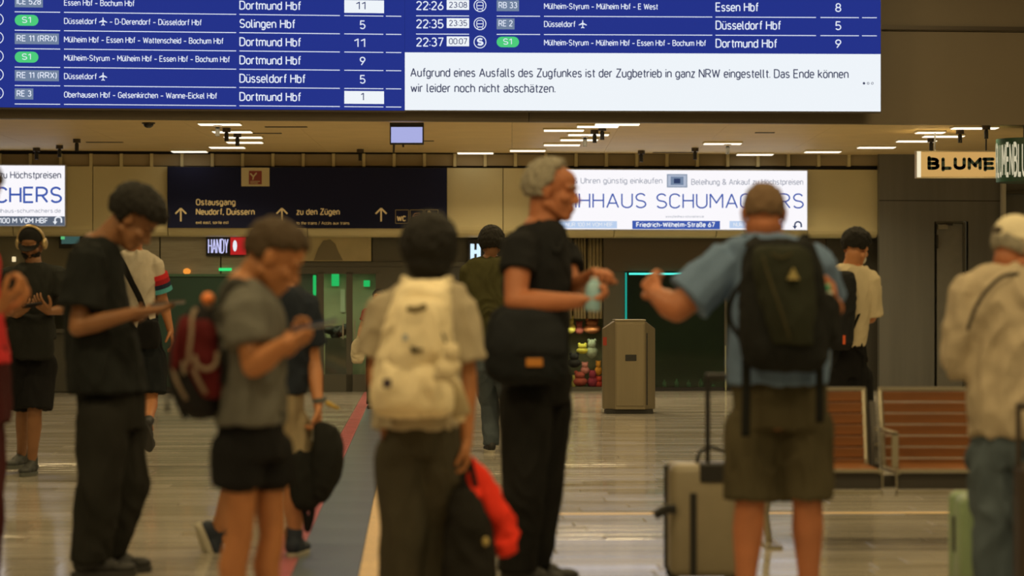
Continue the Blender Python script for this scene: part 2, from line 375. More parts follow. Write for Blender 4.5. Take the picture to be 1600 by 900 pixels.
# stone tiles: about 300 nearest ones as parts, the rest joined
S = MB(); tint = []
count = 0
rows = [(10.3+.25*i) for i in range(-30, 108)]
def tile_corners(u0, u1, v0, v1): return u0+G/2, u1-G/2, v0+G/2, v1-G/2
LANES = [(-.675, .06)]
rngt = random.Random(3)
for ri, v in enumerate(rows):
    offs = rngt.random()
    u = -12+offs
    while u < 12:
        u0, u1 = u, u+PW; u += PW
        segs = [(u0, u1)]
        new = []
        for a, b in segs:      # cut out the lane
            if b <= -.675 or a >= .06: new.append((a, b))
            else:
                if a < -.675: new.append((a, -.675))
                if b > .06: new.append((.06, b))
        for a, b in new:
            if b-a < .03: continue
            if a >= .06 and 13.95 <= v+.125 <= 14.22: continue
            c = lane_pt((a+b)/2, v+.125, 0)
            near = abs(c.x)/max(c.y, .1)*FPX < 830 and v >= 10.3 and count < 296
            tz = rngt.uniform(-.0006, .0006); tx = rngt.uniform(-.0008, .0008); ty = rngt.uniform(-.0035, .0035)
            if near:
                full = abs((b-a)-PW) < 1e-6
                if full:
                    if tile_me is None:
                        t = MB(); hx, hy = PW/2-G/2, PD/2-G/2; e = .004
                        vs = [(-hx,-hy,-.012),(hx,-hy,-.012),(hx,hy,-.012),(-hx,hy,-.012),(-hx,-hy,-.0015),(hx,-hy,-.0015),(hx,hy,-.0015),(-hx,hy,-.0015),
                              (-hx+e,-hy+e,0),(hx-e,-hy+e,0),(hx-e,hy-e,0),(-hx+e,hy-e,0)]
                        fs = [(0,1,5,4),(1,2,6,5),(2,3,7,6),(3,0,4,7),(4,5,9,8),(5,6,10,9),(6,7,11,10),(7,4,8,11),(8,9,10,11)]
                        tile_me = bpy.data.meshes.new('tile'); tile_me.from_pydata(vs, [], fs); tile_me.update(); tile_me.materials.append(M_tile_o)
                    me = tile_me
                else:
                    hx, hy = (b-a)/2-G/2, PD/2-G/2; e = .004
                    vs = [(-hx,-hy,-.012),(hx,-hy,-.012),(hx,hy,-.012),(-hx,hy,-.012),(-hx,-hy,-.0015),(hx,-hy,-.0015),(hx,hy,-.0015),(-hx,hy,-.0015),
                          (-hx+e,-hy+e,0),(hx-e,-hy+e,0),(hx-e,hy-e,0),(-hx+e,hy-e,0)]
                    me = bpy.data.meshes.new('tile'); me.from_pydata(vs, [], [(0,1,5,4),(1,2,6,5),(2,3,7,6),(3,0,4,7),(4,5,9,8),(5,6,10,9),(6,7,11,10),(7,4,8,11),(8,9,10,11)])
                    me.update(); me.materials.append(M_tile_o)
                o = bpy.data.objects.new('tile', me); COL.objects.link(o); o.parent = floor
                o.location = c - Vector((0, 0, -.012)); o.rotation_euler = (ty, tx, -LANE)
                count += 1
            else:
                a0, a1, b0, b1 = tile_corners(a, b, v, v+PD)
                q = [lane_pt(a0, b0, -.012), lane_pt(a1, b0, -.012), lane_pt(a1, b1, -.012), lane_pt(a0, b1, -.012)]
                w = (b-a)/2
                tq = [lane_pt(a0, b0, -tx*w-ty*.12), lane_pt(a1, b0, tx*w-ty*.12), lane_pt(a1, b1, tx*w+ty*.12), lane_pt(a0, b1, -tx*w+ty*.12)]
                S.add(q+tq, [(4,5,6,7),(0,1,5,4),(1,2,6,5),(2,3,7,6),(3,0,4,7)]); tint += [rngt.random()]*8
ft = S.build('tile_field', M_tile_s, floor, kind='stuff', origin=(0, 0, -.012))
at = ft.data.attributes.new('tint', 'FLOAT', 'POINT')
if len(ft.data.vertices) == len(tint): at.data.foreach_set('value', tint)
# the blue-grey lane, the red and the beige guide strips beside it
lane = empty('trim_1', (0, 0, 0), label='blue-grey floor lane running towards the shops', kind='structure')
for i in range(32):
    v0 = 6+i*.9
    M = LM
    MB().box((-.538, v0+.003, -.012), (-.238, v0+.897, .0), M).build('tile', M_blue, lane)
red = empty('trim_2', (0, 0, 0), label='pinkish red guide strip along the left of the blue-grey lane', kind='structure')
rs = MB()
for i in range(96):
    v0 = 6+i*.3
    mb = MB().box((-.672, v0+.003, -.012), (-.542, v0+.297, .0), LM)
    mb.build('tile', M_red, red)
    for j in range(6):
        rs.box((-.665, v0+.025+j*.045, 0), (-.549, v0+.047+j*.045, .003), LM)
rs.build('rib', M_red, red, kind='stuff')
bei = empty('trim_3', (0, 0, 0), label='beige ribbed guide strip along the right of the blue-grey lane', kind='structure')
rs = MB()
for i in range(96):
    v0 = 6+i*.3
    MB().box((-.234, v0+.002, -.012), (.056, v0+.298, .0), LM).build('tile', M_beige, bei)
for j in range(7): rs.box((-.222+j*.041, 6, 0), (-.205+j*.041, 34.8, .004), LM)
rs.build('rib', M_beige, bei, kind='stuff')
cr = empty('trim_4', (0, 0, 0), label='beige guide line crossing the floor behind the benches', kind='structure')
for i in range(30):
    MB().box((.064+i*.4, 13.97, -.012), (.061+(i+1)*.4, 14.035, .0), LM).build('border_strip', M_gband, cr)
    MB().box((.064+i*.4, 14.039, -.012), (.061+(i+1)*.4, 14.16, .001), LM).build('tile', M_beige, cr)
    MB().box((.064+i*.4, 14.164, -.012), (.061+(i+1)*.4, 14.23, .0), LM).build('border_strip', M_gband, cr)

# ceiling of the low zone, near hall ceiling, bulkhead
M_ceil = mat('cream_ceiling', (.70, .54, .27), .55, var=.05, vscale=2)
M_cream = mat('cream_panel', (.66, .58, .33), .45, var=.05, vscale=1.5)
M_bulk = mat('taupe_bulkhead', (.165, .13, .085), .5, var=.06, vscale=.8)
M_dark = mat('near_black', (.018, .017, .016), .6)
M_darkm = mat('dark_brown_metal', (.07, .055, .04), .4, metal=.4)
M_seam = mat('dark_joint', (.03, .025, .02), .8)  # dark brown for joints, ceiling slots and the backing behind panels
M_grille = mat('perforated_metal', (.42, .34, .20), .6)
ceil = empty('ceiling', (0, 31, CEIL), kind='structure')
def yplane(pl, x): return pl.D0+x*pl.t
us = [-13+i*1.3 for i in range(21)]
for a, b in zip(us[:-1], us[1:]):
    for k in range(5):
        f0, f1 = k/5, (k+1)/5
        def yy(x, f): return yplane(BULK, x)+.12+(yplane(FAS, x)+.0-yplane(BULK, x)-.12)*f
        g = .0015
        bt = [Vector((a+g, yy(a+g, f0)+g, CEIL)), Vector((b-g, yy(b-g, f0)+g, CEIL)), Vector((b-g, yy(b-g, f1)-g, CEIL)), Vector((a+g, yy(a+g, f1)-g, CEIL))]
        MB().add(bt+[p+Vector((0,0,.03)) for p in bt], [(3,2,1,0),(4,5,6,7),(0,1,5,4),(1,2,6,5),(2,3,7,6),(3,0,4,7)]).build('panel', M_ceil, ceil)
q = [Vector((x, yplane(BULK, x)+.14 if f == 0 else 40, CEIL+.035)) for x, f in ((-13, 0), (13, 0), (13, 1), (-13, 1))]
MB().add(q+[p+Vector((0, 0, .06)) for p in q], [(3,2,1,0),(4,5,6,7),(0,1,5,4),(1,2,6,5),(2,3,7,6),(3,0,4,7)]).build('backing', M_seam, ceil)
MB().box((-13, 2, 6.6), (13, 29.4, 6.7)).build('ceiling', mat('hall_ceiling', (.30, .26, .20), .8), kind='structure')
wf = empty('wall_front', (0, BULK.D0, CEIL), label='taupe bulkhead panels behind the departure board', kind='structure')
for a, b in [(-13, -6.4), (-6.4, 0.2), (0.2, 13.0)]:
    for z0, z1 in [(CEIL-.02, 4.49), (4.50, 6.6)]:
        pa, pb = BULK.px(a+.004, z0), BULK.px(b-.004, z0)
        q = [pa, pb, Vector((pb.x, pb.y, z1)), Vector((pa.x, pa.y, z1))]; d = BULK.n*.12
        MB().add(q+[p+d for p in q], [(0,1,2,3),(5,4,7,6),(4,0,3,7),(1,5,6,2),(3,2,6,7),(4,5,1,0)]).build('panel', M_bulk, wf)
MB().add([BULK.px(-13, CEIL)+BULK.n*.1, BULK.px(13, CEIL)+BULK.n*.1, BULK.px(13, 6.6)+BULK.n*.1, BULK.px(-13, 6.6)+BULK.n*.1], [(0,1,2,3)]).build('backing', M_seam, wf)
BULK.slab(MB(), 1376, 41, 1650, 47, .03, -.03).build('cable_rail', M_darkm, wf)

# the band above the shops: grille row and cream panels with a rounded lower edge
band = empty('wall_back', (0, FAS.D0, 2.2), label='cream panelled band above the shop fronts', kind='structure')
edges = [-260, -120, 20, 145, 262, 480, 698, 786, 960, 1120, 1262, 1372]
for a, b in zip(edges[:-1], edges[1:]):
    # profile: vertical face, then quarter round into the soffit
    pa, pb = FAS.P(a+.6, 258), FAS.P(b-.6, 258)
    prof = [(0, 3.195), (0, 2.36)] + [(.14*(1-math.cos(t)), 2.36-.14*math.sin(t)) for t in [math.radians(x) for x in (20, 40, 60, 75, 90)]] + [(.48, 2.22), (.48, 3.195)]
    def pt(p, o, z): q = p + FAS.n*o; return Vector((q.x, q.y, z))
    r0 = [pt(pa, o, z) for o, z in prof]; r1 = [pt(pb, o, z) for o, z in prof]
    MB().rings([r0, r1]).build('panel', M_cream, band, smooth=False)
gx = -190
k = 0
while gx < 1372:
    FAS.slab(MB(), gx+3, 241, gx+44.6, 259, .04, .06).build('grille', M_grille, band)
    FAS.slab(MB(), gx-2.3, 240, gx+2.6, 260, .09, .0).build('bracket', M_cream, band)
    gx += 47.4
FAS.slab(MB(), -260, 238, 1500, 262, .03, .13).build('backing', M_dark, band)
# end cheek of the band (rounded) in dark
FAS.slab(MB(), 1372, 262, 1376, 374, .6, .0).build('end_cheek', M_dark, band)

# shop zone behind
M_shopwall = mat('olive_grey_wall', (.17, .155, .10), .6, var=.12, vscale=1.2)
M_steel = mat('brushed_steel', (.36, .33, .26), .35, metal=.8, var=.1, vscale=3, stretch=(1, 1, 12))
M_frame = mat('dark_grey_frame', (.095, .09, .07), .45, metal=.3)
M_gr = mat('grey_metal_wall', (.185, .182, .165), .42, metal=.35, var=.08, vscale=1.2, stretch=(6, 6, .4))
sb = empty('wall_back', (0, BACK.D0, 0), label='dim rear wall inside the shops', kind='structure')
BACK.slab(MB(), -330, 200, 1500, 700, .1).build('wall_panel', M_shopwall, sb)
MB().box((-13, 35.0, 2.86), (13, 41, 2.9)).build('soffit', M_frame, sb)
# metal lintel boards under the band, left of the doors
lt = empty('trim_5', tuple(SHOP.P(200, 430)), label='grey metal header panels over the left shop', kind='structure')
for a, b in zip([-200, -60, 40, 150, 250, 345], [-60, 40, 150, 250, 345, 455]):
    SHOP.slab(MB(), a+1, 366, b-1, 428, .06).build('panel', M_shopwall if a < 60 else M_steel, lt)
SHOP.slab(MB(), -200, 428, 455, 434, .08, -.01).build('rail', M_frame, lt)
# left shop lower part: counter
lc = empty('trim_6', tuple(SHOP.P(100, 612)), label='dark counter front of the left shop', kind='structure')
M_green = mat('dark_green_panel', (.010, .045, .028), .5)
SHOP.slab(MB(), -200, 520, 245, 612, .1, .1).build('panel', M_frame, lc)
SHOP.slab(MB(), -200, 514, 245, 520, .4, .0).build('worktop', M_frame, lc)
gb = empty('shop_counter', tuple(SHOP.P(315, 612)), label='tall dark green counter block left of the glass doors', cat='counter')
part(SHOP, 'front_panel', M_green, gb, 247, 432, 382, 604, .5, -.3)
part(SHOP, 'worktop', mat('green_edge', (.05, .12, .07), .4), gb, 245, 428, 384, 432, .54, -.32)
part(SHOP, 'plinth', M_dark, gb, 249, 604, 380, 612.5, .46, -.28)
M_or = emis('orange_lamp', (1, .35, .05), .9)
o = MB(); c = SHOP.P(292, 424, -.1); o.ell(c, (.055, .055, .045)); o.build('counter_lamp', M_or, smooth=True, label='small glowing orange lamp on the green counter', cat='lamp')
o = MB(); c = SHOP.P(352, 421, -.1); o.box(c-Vector((.09, .03, .02)), c+Vector((.09, .03, .02))); MB().box
o.build('status_light', emis('green_led', (.05, 1, .25), .8), label='small green glowing light above the green counter', cat='light', bevel=.008)

# glass doors (door_1 .. door_3) with frames
M_glass = mat('door_glass', (.9, .95, .9), .03, trans=1.0, spec=.5)
M_lit = mat('pale_inner_wall', (.42, .42, .27), .7, var=.2, vscale=2)
M_beam = emis('green_neon', (.02, .75, .18), .7)
for i, (a, b) in enumerate([(455, 501), (501, 546), (546, 592)]):
    d = empty('door_%d' % (i+1), tuple(SHOP.P((a+b)/2, 612)), label='glazed shop door leaf, %s of the three' % ['left', 'middle', 'right'][i], kind='structure')
    f = MB()
    SHOP.slab(f, a, 425, a+5, 612, .07); SHOP.slab(f, b-5, 425, b, 612, .07)
    SHOP.slab(f, a, 415, b, 428, .07); SHOP.slab(f, a, 585, b, 612, .07)
    f.build('door_frame', M_frame, d)
    part(SHOP, 'pane', M_glass, d, a+5, 428, b-5, 585, .012, .03)
    part(SHOP, 'door_handle', M_steel, d, (b-11 if i != 2 else a+7), 500, (b-9 if i != 2 else a+9), 530, .03, -.06)
part(SHOP, 'trim_7', M_frame, None, 448, 409, 740, 416, .1, -.02, kind='structure', label='door head rail')
# interior behind the doors
INN = Plane(36.6, T5)
iw = empty('wall_inner', tuple(INN.P(525, 612)), label='pale lit wall inside the shop seen through the glass doors', kind='structure')
part(INN, 'wall_panel', M_lit, iw, 500, 420, 600, 606, .05)
part(INN, 'wall_panel', M_frame, iw, 440, 420, 499, 606, .05)
for nm, x0, y0, x1, y1, lb in [('neon_tube', 489, 430, 494, 462, 'thin green neon glow behind left glass door'), ('neon_tube', 518, 428, 530, 447, 'broad green neon glow behind middle glass door'), ('neon_tube', 568, 438, 578, 448, 'green neon dot behind right glass door')]:
    part(INN, nm, M_beam, None, x0, y0, x1, y1, .03, -.15, bevel=.01, label=lb, cat='neon light')
mb = MB(); 
for (x, y, rx, ry) in [(515, 515, .12, .06), (528, 518, .14, .08), (540, 512, .10, .05), (524, 526, .06, .07)]:
    mb.ell(INN.P(x, y, -.5), (rx, .12, ry))
organic('display_goods', mb, .02, M_dark, disp=folds(.02, (14, 14, 14)), label='dark heap of goods on show behind the middle glass door', cat='goods')
part(INN, 'display_stand', M_frame, None, 508, 528, 546, 606, .25, -.62, label='slim dark display stand behind the middle glass door', cat='stand')
part(INN, 'wall_notice', mat('pale_notice', (.6, .6, .45), .7), None, 532, 452, 539, 488, .02, -.03, label='narrow pale notice on inner wall behind middle glass door', cat='notice')
# poster board above the doors
pb = empty('poster_board', tuple(SHOP.P(517, 410)), label='faded beige poster board above the glass doors', cat='poster')
part(SHOP, 'panel', mat('poster_beige', (.50, .42, .23), .6, var=.25, vscale=1.2), pb, 452, 371, 580, 408, .04, -.06)
mb = MB(); SHOP.poly(mb, [(490, 407), (497, 388), (505, 376), (516, 374), (524, 381), (529, 394), (536, 407)], -.066); mb.build('picture_motif', mat('poster_brown', (.21, .18, .11), .7), pb)
area_light('shop_inner_light', tuple(INN.P(525, 426, -.9)), 1.2, .4, 9, (.85, 1.0, .55))
pier = empty('wall_middle', tuple(SHOP.P(660, 612)), label='dark piers between the glass doors and the toy window', kind='structure')
part(SHOP, 'wall_panel', M_frame, pier, 592, 416, 700, 612, .1)
part(SHOP, 'wall_panel', M_frame, pier, 582, 370, 738, 409, .1)
part(SHOP, 'wall_panel', mat('dark_pier', (.06, .058, .05), .6), pier, 701, 416, 882, 612, .1)
part(SHOP, 'wall_panel', mat('dark_pier_top', (.05, .048, .04), .6), pier, 740, 370, 882, 415, .1)
# column of beige curtain panels and toy window
M_curt = mat('beige_curtain', (.40, .33, .19), .8, var=.1)
cu = empty('shop_curtain', tuple(SHOP.P(910, 500)), label='beige hanging curtain panels beside the toy window', cat='curtain')
for a, b in [(872, 893), (896, 915), (918, 941)]:
    mb = MB(); n = 16
    fr = [SHOP.P(a+(b-a)*i/n, 371, .10+.025*math.sin(i*1.6)) for i in range(n+1)]
    vs = []
    for p in fr: vs += [Vector((p.x, p.y, 2.26)), Vector((p.x, p.y, SHOP.P(900, 498).z))]
    fs = [(2*i, 2*i+2, 2*i+3, 2*i+1) for i in range(n)]
    o = mb.add(vs, fs).build('curtain_panel', M_curt, cu, smooth=True); s = o.modifiers.new('s', 'SOLIDIFY'); s.thickness = .01
part(SHOP, 'window_1', M_frame, None, 876, 605, 942, 612, .2, .0, kind='structure', label='sill of the toy window')
part(Plane(35.5, T5), 'wall_window_back', mat('window_back', (.16, .16, .09), .7, var=.2), None, 870, 496, 960, 606, .05, kind='structure', label='back of the toy window')
toys = [(889, 508, 9, 12, (.5, .42, .08), 'mustard yellow plush toy high in the shop window'), (905, 512, 6, 9, (.22, .05, .04), 'dark red plush toy high in the shop window'), (925, 510, 12, 10, (.26, .09, .03), 'brown plush toy at the upper right of the shop window'),
        (910, 545, 8, 7, (.55, .5, .07), 'bright yellow toy in the middle of the shop window'), (925, 545, 8, 13, (.28, .33, .24), 'pale green plush toy in the middle of the shop window'),
        (897, 563, 9, 10, (.02, .02, .02), 'round black plush toy at the left of the shop window'), (914, 575, 6, 8, (.5, .2, .18), 'pink plush toy low in the shop window'),
        (935, 575, 5, 10, (.6, .27, .03), 'orange plush toy beside the litter bin in the shop window'), (906, 592, 10, 10, (.33, .07, .05), 'red toy on the sill at the left of the shop window'),
        (926, 592, 7, 12, (.25, .03, .06), 'dark crimson toy on the sill in the middle of the shop window'), (936, 597, 6, 8, (.45, .05, .03), 'bright red toy on the sill beside the litter bin'), (896, 596, 3.5, 9, (.5, .45, .12), 'thin yellow toy on the sill of the shop window')]
for (x, y, rx, ry, c, lb) in toys:
    w = SHOP.P(x, y, .25); k = 35/FPX*1.2
    t = empty('plush_toy', (w.x, w.y, w.z-ry*k), label=lb, cat='toy', group='plush toys in the shop window')
    mm = mat('plush', c, .95, var=.2, vscale=20)
    mb = MB(); mb.ell((w.x, w.y, w.z-ry*k*.35), (rx*k, rx*k*.8, ry*k*.62)); mb.ell((w.x, w.y-.01, w.z+ry*k*.45), (rx*k*.7, rx*k*.65, ry*k*.5)); mb.ell((w.x-rx*k*.5, w.y, w.z+ry*k*.85), (rx*k*.25,)*3); mb.ell((w.x+rx*k*.5, w.y, w.z+ry*k*.85), (rx*k*.25,)*3)
    mb.build('body', mm, t, smooth=True)
area_light('toy_window_light', tuple(SHOP.P(908, 512, .1)), .5, .1, 1.3, (.95, 1.0, .6))

# dark glass room with teal light frame
gr = empty('glass_room', tuple(SHOP.P(1050, 612)), label='dark green glazed shop window edged by a glowing teal line', cat='shop window')
M_teal = emis('teal_led', (.10, .95, .78), 1.15); M_teal2 = emis('teal_led_dim', (.02, .55, .42), .6)
part(SHOP, 'light_strip', M_teal, gr, 983, 426.5, 1270, 429.5, .02, -.05, label='bright horizontal teal light line')
part(SHOP, 'light_strip', M_teal2, gr, 977, 426, 979.6, 612, .02, -.05, label='dimmer upright teal light line')
part(SHOP, 'header_panel', mat('brown_header', (.095, .072, .045), .6), gr, 943, 371, 1290, 424, .08)
part(SHOP, 'pier', M_frame, gr, 943, 424, 976, 612, .1)
part(SHOP, 'pane', mat('green_glass', (.55, .78, .6), .02, trans=1.0), gr, 980, 431, 1132, 605, .015, .02)
part(SHOP, 'mullion', M_frame, gr, 1132, 431, 1137, 612, .06)
part(SHOP, 'pane', mat('green_glass2', (.55, .78, .6), .02, trans=1.0), gr, 1137, 431, 1290, 605, .015, .02)
part(SHOP, 'plinth', M_dark, gr, 976, 605, 1290, 612, .1)
part(Plane(36.2, T5), 'back_panel', mat('dark_green_inner', (.040, .050, .026), .7, var=.3, vscale=1.5), gr, 960, 420, 1300, 606, .05)
part(SHOP, 'edge_post', mat('pale_post', (.4, .42, .25), .5), gr, 1133, 540, 1135, 610, .02, -.03)
rnd = random.Random(5)
for i in range(7):
    x = 1000+i*19; h = rnd.uniform(5, 14); w = SHOP.P(x, 605, .5); k = 35/FPX
    t = MB(); t.tube([w, w+Vector((0, 0, h*k*.6)), w+Vector((0, 0, h*k*.75)), w+Vector((0, 0, h*k))], [.03, .035, .014, .012], 10)
    t.build('bottle', mat('bottle_green', (.10, .22, .13), .2), smooth=True, label='%s small dim bottle from the left on the floor of the dark green window' % ['first', 'second', 'third', 'fourth', 'fifth', 'sixth', 'seventh'][i], cat='bottle', group='bottles in the dark green window')
part(SHOP, 'wall_beside_glass', mat('dark_wall2', (.06, .055, .042), .6), None, 1291, 371, 1376, 612, .1, kind='structure', label='dark wall right of the glass room')

# right wall with steel door
RW = Plane(34.2, T5)
wr = empty('wall_right', tuple(RW.P(1500, 606)), label='grey metal panelled wall behind the benches', kind='structure')
for a, b in [(1374, 1460), (1513, 1566)]:
    part(RW, 'panel', M_gr, wr, a, 200, b, 608, .12)
part(RW, 'panel', M_gr, wr, 1460, 200, 1513, 313, .12)
part(RW, 'panel', M_gr, wr, 1460, 314.5, 1513, 346, .12)
part(RW, 'panel', M_gr, wr, 1566, 200, 1700, 608, .12, .3)
part(RW, 'panel_joint', M_seam, wr, 1374, 313, 1566, 314.3, .02, -.004)
dr = empty('door_4', tuple(RW.P(1486, 608)), label='grey steel service door in the metal wall', kind='structure')
part(RW, 'door_leaf', mat('steel_door', (.23, .22, .19), .4, metal=.35, var=.05), dr, 1464, 350, 1505, 606, .05, .03)
part(RW, 'door_frame', M_frame, dr, 1505.5, 347, 1509, 608, .16, -.03)
part(RW, 'door_frame', M_frame, dr, 1463, 346, 1505, 349.3, .13, -.01)
part(RW, 'door_closer', M_steel, dr, 1466, 351, 1481, 358, .06, -.05)
part(RW, 'closer_arm', M_dark, dr, 1479, 349, 1489, 352, .04, -.05)
part(RW, 'door_handle', M_dark, dr, 1463.5, 367, 1466.2, 388, .05, -.04)
part(RW, 'trim_8', mat('pale_post2', (.55, .53, .45), .35), None, 1566, 282, 1572, 350, .1, -.2, kind='structure', label='pale shop frame post')
# ================================================================ SIGNS AND BOARDS
class LPlane(Plane):
    """plane whose rows are level in the room; pixel rows are read at column xr"""
    def __init__(s, D0, t, xr): super().__init__(D0, t); s.xr = xr
    def P(s, px, py, off=0.0):
        p = Plane.P(s, px, py, off); q = Plane.P(s, s.xr, py, off); p.z = q.z; return p
tl, tr = math.tan(math.radians(5.6)), math.tan(math.radians(2.0))
XJ = (632.5-800)/FPX*28.05
BL = LPlane(28.05-XJ*tl, tl, 300); BR = LPlane(28.05-XJ*tr, tr, 1000)
M_led = emis('led_blue', (.014, .030, .250), 1.0)
M_ledw = emis('led_white', (.90, .95, 1.0), .95)
M_ledt = emis('led_text', (.80, .86, 1.0), .95)
M_ledd = emis('led_dark', (.03, .045, .15), 1.0)
M_ledg = emis('led_green', (.07, .60, .20), 1.0)
M_ledgr = emis('led_grey', (.16, .22, .34), 1.0)
board = empty('departure_board', (0, 28.05, BL.P(300, 170).z), label='huge blue departure display with white rows of trains and a white notice field', cat='display board')
BL.slab(MB(), -140, -150, 633, 172.5, .12, .012).build('housing', M_darkm, board)
BR.slab(MB(), 632, -150, 1377, 175, .12, .012).build('housing', M_darkm, board)
BL.slab(MB(), -138, -148, 632.4, 170, .02, 0).build('screen', M_led, board)
BR.slab(MB(), 632.6, -148, 1376, 83.2, .02, 0).build('screen', M_led, board)
BR.slab(MB(), 632.6, 83.2, 1376, 173, .02, 0).build('message_field', M_ledw, board, label='white notice field')
O1, O2 = -.004, -.008
def T(pl, s, x0, x1, base, cap, m=None, bold=0.0, off=O2): text(pl, s, x0, x1, base, cap, m or M_ledt, board, off=off, bold=bold)
def planeicon(pl, cx, cy, r):
    pts = [(1, 0), (.85, -.1), (.35, -.13), (-.1, -.95), (-.3, -.95), (-.08, -.13), (-.6, -.1), (-.8, -.4), (-.98, -.4), (-.85, 0), (-.98, .4), (-.8, .4), (-.6, .1), (-.08, .13), (-.3, .95), (-.1, .95), (.35, .13), (.85, .1)]
    mb = MB(); pl.poly(mb, [(cx+y*r, cy-x*r) for x, y in pts], O2, .003); mb.build('aircraft_symbol', M_ledt, board)
def pill(pl, x0, y0, x1, y1, m):
    r = (y1-y0)/2; cy = (y0+y1)/2
    pts = arc(x1-r, cy, r, r, -90, 90)+arc(x0+r, cy, r, r, 90, 270)
    mb = MB(); pl.poly(mb, pts[::-1], O1, .003); mb.build('line_badge', m, board, label='green rounded line badge')
def rect(pl, x0, y0, x1, y1, m, name='line_badge'): pl.slab(MB(), x0, y0, x1, y1, .003, O1).build(name, m, board)
small = [[('Essen Hbf – Bochum Hbf', 100, 210)], [('Düsseldorf', 100, 151), ('– D-Derendorf – Düsseldorf Hbf', 171, 315)], [('Mülheim Hbf – Essen Hbf – Wattenscheid – Bochum Hbf', 100, 349)],
         [('Mülheim-Styrum – Mülheim Hbf – Essen Hbf – Bochum Hbf', 100, 359)], [('Düsseldorf', 100, 151)], [('Oberhausen Hbf – Gelsenkirchen – Wanne-Eickel Hbf', 100, 339)]]
badge = [('ICE 528', 67), ('S 1', 60), ('RE 11 (RRX)', 92), ('S 1', 60), ('RE 11 (RRX)', 92), ('RE 3', 52)]
dest = [('Dortmund Hbf', 470), ('Solingen Hbf', 461), ('Dortmund Hbf', 470), ('Dortmund Hbf', 470), ('Düsseldorf Hbf', 477), ('Dortmund Hbf', 470)]
plat = ['11', '5', '11', '9', '5', '1']
for i in range(-3, 6):
    B = 14+28.6*i
    ii = i if i >= 0 else i+6
    for s, a, b in small[ii]: T(BL, s, a, b, B-2.8, 9.6)
    if ii in (1, 4): planeicon(BL, 161, B-7.5, 6.6)
    s, bx = badge[ii]
    if s == 'S 1':
        pill(BL, 23, B-16.5, bx, B+.5, M_ledg); T(BL, 'S1', 34, 48.5, B-3.8, 9.8)
    else:
        rect(BL, 23, B-16.5, bx, B+.5, M_ledgr); T(BL, s, 26, bx-3, B-3.8, 9.8, bold=.004)
    s, bx = dest[ii]; T(BL, s, 374, bx, B+.2, 14.2)
    n = plat[ii]
    if i in (0, 5): rect(BL, 538, B-17, 600, B+3, M_ledw, 'platform_field'); T(BL, n, 556 if n == '11' else 563.5, 571.5 if n == '11' else 569, B-2, 12.5, M_ledd)
    else: T(BL, n, 553 if n == '11' else 562, 571, B, 13.8)
    mb = MB()
    for a, b in [(23, 94), (100, 369), (374, 531), (538, 599), (603, 627)]: BL.slab(mb, a, B+7, b, B+8.2, .003, O1)
    mb.build('row_line', M_ledt, board)
    mb = MB(); BL.circle(mb, -4, B-9, 9, 1.3, O1); mb.build('service_symbol', M_ledt, board)
    T(BL, 'S', -8, 0, B-4, 10)
for i in range(-3, 3):
    B = 17.3+28.4*i; ii = i if i >= 0 else i+3
    T(BR, ['22:26', '22:35', '22:37'][ii], 650, 693, B, 14.3)
    rect(BR, 698, B-16, 733, B-.8, M_ledw, 'time_field'); T(BR, ['23:08', '23:35', '00:07'][ii], 701.5, 730, B-3.8, 9.4, M_ledd)
    mb = MB(); BR.circle(mb, 750, B-7.5, 9.3, 1.3, O1); mb.build('service_symbol', M_ledt, board)
    if ii == 2: T(BR, 'S', 745, 755.5, B-1.8, 12, bold=.04, off=O2)
    else:
        mb = MB(); BR.line(mb, [(747, B-13), (753, B-13), (755, B-11), (755, B-4), (753, B-2.5), (747, B-2.5), (745, B-4), (745, B-11), (747, B-13)], 1.2, O1)
        BR.line(mb, [(746, B-7.5), (754, B-7.5)], 1.1, O1); BR.line(mb, [(747, B-1.5), (745, B+.5)], 1, O1); BR.line(mb, [(753, B-1.5), (755, B+.5)], 1, O1)
        mb.build('train_symbol', M_ledt, board)
    if ii == 2: pill(BR, 776, B-16, 811, B+.5, M_ledg); T(BR, 'S1', 786, 800, B-3.5, 9.8)
    else:
        rect(BR, 776, B-16, [811, 804][ii], B+1, M_ledgr); T(BR, ['RB 33', 'RE 2'][ii], 779, [808, 801][ii], B-3.5, 9.8)
    if ii == 1: T(BR, 'Düsseldorf', 850, 899, B-2.8, 9.6); planeicon(BR, 910.5, B-7.5, 6.6)
    else: T(BR, ['Mülheim-Styrum – Mülheim Hbf – E West', '', 'Mülheim-Styrum – Mülheim Hbf – Essen Hbf – Bochum Hbf'][ii], 850, [1028, 0, 1103][ii], B-2.3, 9.6)
    T(BR, ['Essen Hbf', 'Düsseldorf Hbf', 'Dortmund Hbf'][ii], 1118, [1185, 1220, 1214][ii], B+.2, 14.3)
    T(BR, '859'[ii], 1305, 1314.5, B+.2, 14)
    if ii != 2:
        mb = MB()
        for a, b in [(650, 733), (776, 844), (850, 1113), (1118, 1275), (1282, 1342), (1347, 1370)]: BR.slab(mb, a, B+8.2, b, B+9.4, .003, O1)
        mb.build('row_line', M_ledt, board)
M_ink = emis('led_ink', (.06, .07, .13), 1.0)
T(BR, 'Aufgrund eines Ausfalls des Zugfunkes ist der Zugbetrieb in ganz NRW eingestellt. Das Ende können', 641, 1326, 121.5, 14.3, M_ink)
T(BR, 'wir leider noch nicht abschätzen.', 641.5, 868, 145.5, 14.3, M_ink)
mb = MB(); BR.poly(mb, arc(1350, 129, 2, 2, 0, 360)[::-1], O2, .003); BR.circle(mb, 1356.5, 129, 1.6, .7, O2); BR.circle(mb, 1363, 129, 1.6, .7, O2); mb.build('page_dots', M_ink, board)

